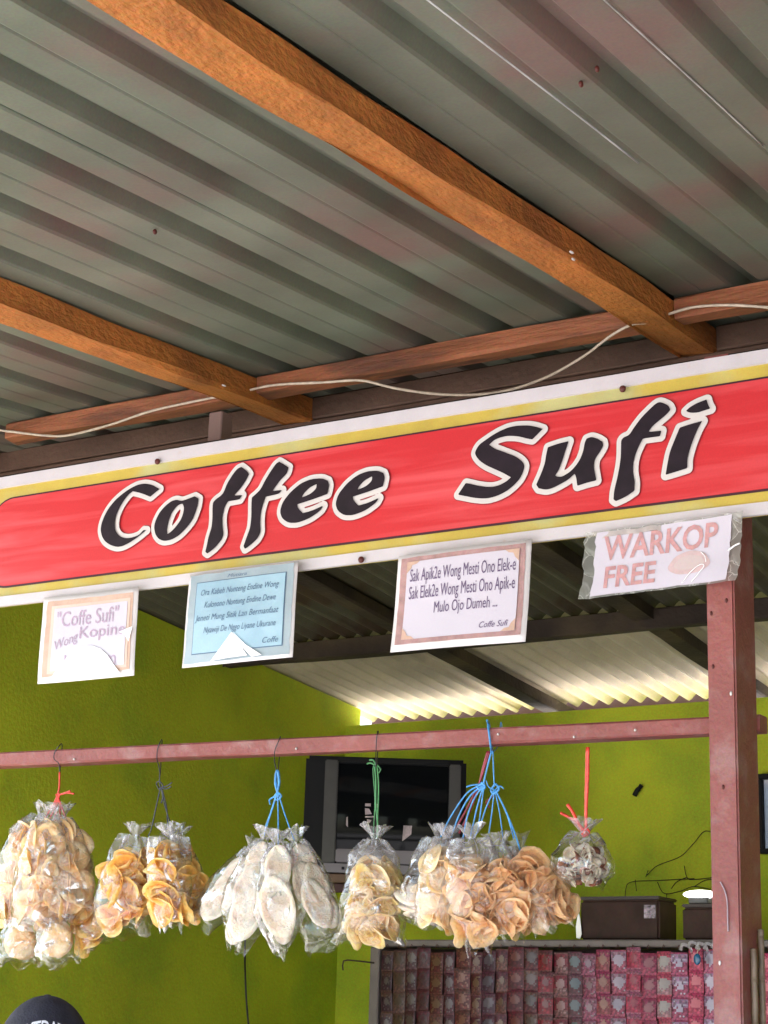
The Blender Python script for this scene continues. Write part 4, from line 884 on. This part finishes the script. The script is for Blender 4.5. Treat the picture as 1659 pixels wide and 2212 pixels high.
strings('pale blue string tying the right bags of the curled cracker bunch', S_blue, [[(1065, 1622), (1066, 1660), (1068, 1700)], [(1068, 1706), (1050, 1745), (1035, 1790), (1022, 1812)], [(1068, 1706), (1062, 1760), (1056, 1800)], [(1069, 1706), (1080, 1760), (1088, 1825)], [(1070, 1706), (1092, 1750), (1112, 1800), (1124, 1838)], [(1070, 1706), (1095, 1760), (1110, 1812)], [(1062, 1704), (1070, 1694), (1078, 1704), (1066, 1714), (1060, 1706)], [(1068, 1706), (1056, 1700), (1050, 1686)], [(1070, 1706), (1080, 1698), (1088, 1704)]], [.0016, .0018, .0016, .0015, .002, .0016, .0026, .0015, .0015])
strings('blue loops over the rail above the curled cracker bunch', S_blue, [[(1062, 1626), (1060, 1612, FR-.003), (1056, 1580, FR-.001), (1054, 1562, FR+.005), (1052, 1556), (1056, 1562, BK), (1062, 1600, BK), (1063, 1626)], [(1064, 1626), (1075, 1612, BK), (1084, 1575, BK), (1082, 1560, BK), (1080, 1575, BK+.002)]], [.0026, .0011])
strings('dark red string running with the blue fan of the curled cracker bunch', S_dred, [[(1058, 1622), (1046, 1660), (1036, 1690), (1012, 1740), (985, 1790), (972, 1812)], [(1054, 1622), (1042, 1665), (1034, 1700), (1018, 1745), (992, 1800)], [(1066, 1720), (1050, 1732), (1058, 1745)]], [.0024, .0028, .0016], Y=BY+.012)
strings('thick red string with a cut tail holding the small snack bag', S_red, [[(1271, 1614), (1270, 1680), (1267, 1740), (1266, 1785), (1264, 1802)], [(1268, 1614), (1266, 1690), (1265, 1760), (1266, 1796)], [(1262, 1800), (1248, 1776), (1236, 1752), (1226, 1738)], [(1264, 1798), (1250, 1780), (1230, 1766), (1211, 1756)], [(1258, 1796), (1268, 1790), (1272, 1800), (1260, 1806), (1258, 1796)]], [.0034, .003, .0040, .0034, .0032])

# ------------------------------------------------------------------ person in a black cap (only the crown of the cap reaches into the picture)
PD = 3.95
def atH(x, y, D): d = ray(x, y); h = math.hypot(d.x, d.y); return O+d*(D/h)
ct = atH(103, 2150, PD)                              # top of cap
ctr = Vector((ct.x, ct.y, ct.z-.125))                # cap dome centre
person = thing('person', 'person standing in a black cap with white arched lettering, lower left', 'person', loc=(ct.x, ct.y, 0))
Mcap = mat('black_cap_cloth', (.022, .022, .034), rough=.8, var=.3, vscale=40, grain=.4, gscale=300, bump=.3, bscale=200)
Mskin = mat('brown_skin', (.36, .20, .13), rough=.5); Mshirt = mat('grey_shirt_cloth', (.18, .18, .2), rough=.85); Mtr = mat('dark_trouser_cloth', (.03, .035, .05), rough=.85)
fwd = Vector((-ctr.x, -ctr.y, 0)).normalized(); rgt = Vector((fwd.y, -fwd.x, 0))*-1
if rgt.dot(_r0) < 0: rgt = -rgt
def hp(a, b, c_): return ctr + rgt*a + fwd*b + Vector((0, 0, c_))
def body_skin():
    me = bpy.data.meshes.new('body'); z0 = ct.z
    H = z0
    P = [((0, 0, H*.52), .135), ((0, 0, H*.62), .13), ((0, 0, H*.75), .15), ((0, 0, H*.81), .12), ((0, 0, H*.845), .058), ((0, .01, H*.89), .068), ((0, .02, H*.945), .085),
         ((.10, 0, H*.50), .10), ((.11, .01, H*.28), .065), ((.11, 0, H*.05), .045), ((.11, .12, H*.025), .04), ((-.10, 0, H*.50), .10), ((-.11, .01, H*.28), .065), ((-.11, 0, H*.05), .045), ((-.11, .12, H*.025), .04),
         ((.19, 0, H*.80), .065), ((.24, -.02, H*.63), .042), ((.24, .08, H*.48), .03), ((-.19, 0, H*.80), .065), ((-.24, -.02, H*.63), .042), ((-.24, .08, H*.48), .03)]
    E = [(0,1),(1,2),(2,3),(3,4),(4,5),(5,6),(0,7),(7,8),(8,9),(9,10),(0,11),(11,12),(12,13),(13,14),(3,15),(15,16),(16,17),(3,18),(18,19),(19,20)]
    base = Vector((ct.x, ct.y, 0)); me.from_pydata([tuple(base+rgt*p[0]+fwd*p[1]+Vector((0, 0, p[2]))) for p, r_ in P], E, [])
    o = bpy.data.objects.new('tmp', me); COL.objects.link(o); md = o.modifiers.new('s', 'SKIN')
    for i_, (p, r_) in enumerate(P): me.skin_vertices[0].data[i_].radius = (r_, r_*.8)
    me.skin_vertices[0].data[0].use_root = True
    ss = o.modifiers.new('ss', 'SUBSURF'); ss.levels = 2
    dg = bpy.context.evaluated_depsgraph_get(); out = bpy.data.meshes.new_from_object(o.evaluated_get(dg)); bpy.data.objects.remove(o)
    out.materials.clear()
    out.polygons.foreach_set('use_smooth', [True]*len(out.polygons))
    for p in out.polygons:
        z_ = p.center.z/H; side_ = abs((p.center-base).dot(rgt))
        p.material_index = 0 if (z_ > .835 or (side_ > .17 and z_ < .68)) else (1 if z_ > .52 else 2)
    return out
put('body', body_skin(), [Mskin, Mshirt, Mtr], person)
for s_ in (-1, 1):
    put('eye', ell_me(hp(.033*s_, .073, -.075), (.012, .012, .008), 10, 6), mat('dark_eye', (.03, .02, .02), rough=.2), person)
    for k_ in range(5):
        b0 = Vector((ct.x, ct.y, 0))+rgt*(.24*s_+(k_-2)*.014)+fwd*.10+Vector((0, 0, ct.z*.475)); ln = [.05, .075, .082, .076, .06][k_]
        put('finger', tube_me([[b0, b0+Vector((0, 0, -ln*.55))+fwd*.006, b0+Vector((0, 0, -ln))-fwd*.006]], .0085, 8, 3), Mskin, person)
put('nose', ell_me(hp(0, .088, -.095), (.013, .016, .02), 10, 8), Mskin, person); put('mouth', ell_me(hp(0, .078, -.132), (.024, .01, .006), 10, 6), mat('lips', (.3, .11, .09), rough=.4), person)
# cap crown: half ellipsoid with six panels and a visor
V = []; F = []; nr, ns = 12, 36
def dome(th, ph, k_=1.0):
    x_ = math.cos(ph)*math.cos(th)*.098*k_; y_ = math.sin(ph)*math.cos(th)*.108*k_; z_ = math.sin(th)*.125*k_
    return hp(x_, y_, z_-.0*k_)
for i in range(nr+1):
    th = R(-4)+(R(90)-R(-4))*i/nr
    for j in range(ns):
        ph = 2*math.pi*j/ns; k_ = 1-.012*max(0, 1-abs((j % 6)-0)*2.0)
        V.append(dome(th, ph, k_))
    if i: q = i*ns; F += [(q-ns+j, q-ns+(j+1) % ns, q+(j+1) % ns, q+j) for j in range(ns)]
cap = put('cap', pydata(V, F, True), Mcap, person)
o = link('button', ell_me(Vector(ct)+Vector((0, 0, -.001)), (.008, .008, .003), 10, 6), Mcap, cap)
V = []; F = []
for i in range(5):
    for j in range(15):
        ph = R(35)+R(110)*j/14; e = i/4
        V.append(hp(math.cos(ph)*(.098+.02*e), math.sin(ph)*(.108+.075*e*math.sin((j/14)*math.pi)), -.012-.03*e*e-.02*abs(j/7-1)**2))
    if i: q = i*15; F += [(q-15+j, q-14+j, q+j+1, q+j) for j in range(14)]
link('visor', pydata(V, F, True), Mcap, cap)
TV_, TF_ = text_me('YTDAT', .02)
W_ = []
for x_, y_ in TV_:
    a_ = (x_-.5)*.92; ph = R(90)-a_*1.0; th = R(21)+y_*R(15)-abs(x_-.5)**2*.35
    W_.append(dome(th, ph, 1.03))
link('embroidered_letters', pydata(W_, TF_), mat('white_thread', (.75, .75, .78), rough=.6, var=.1), cap)
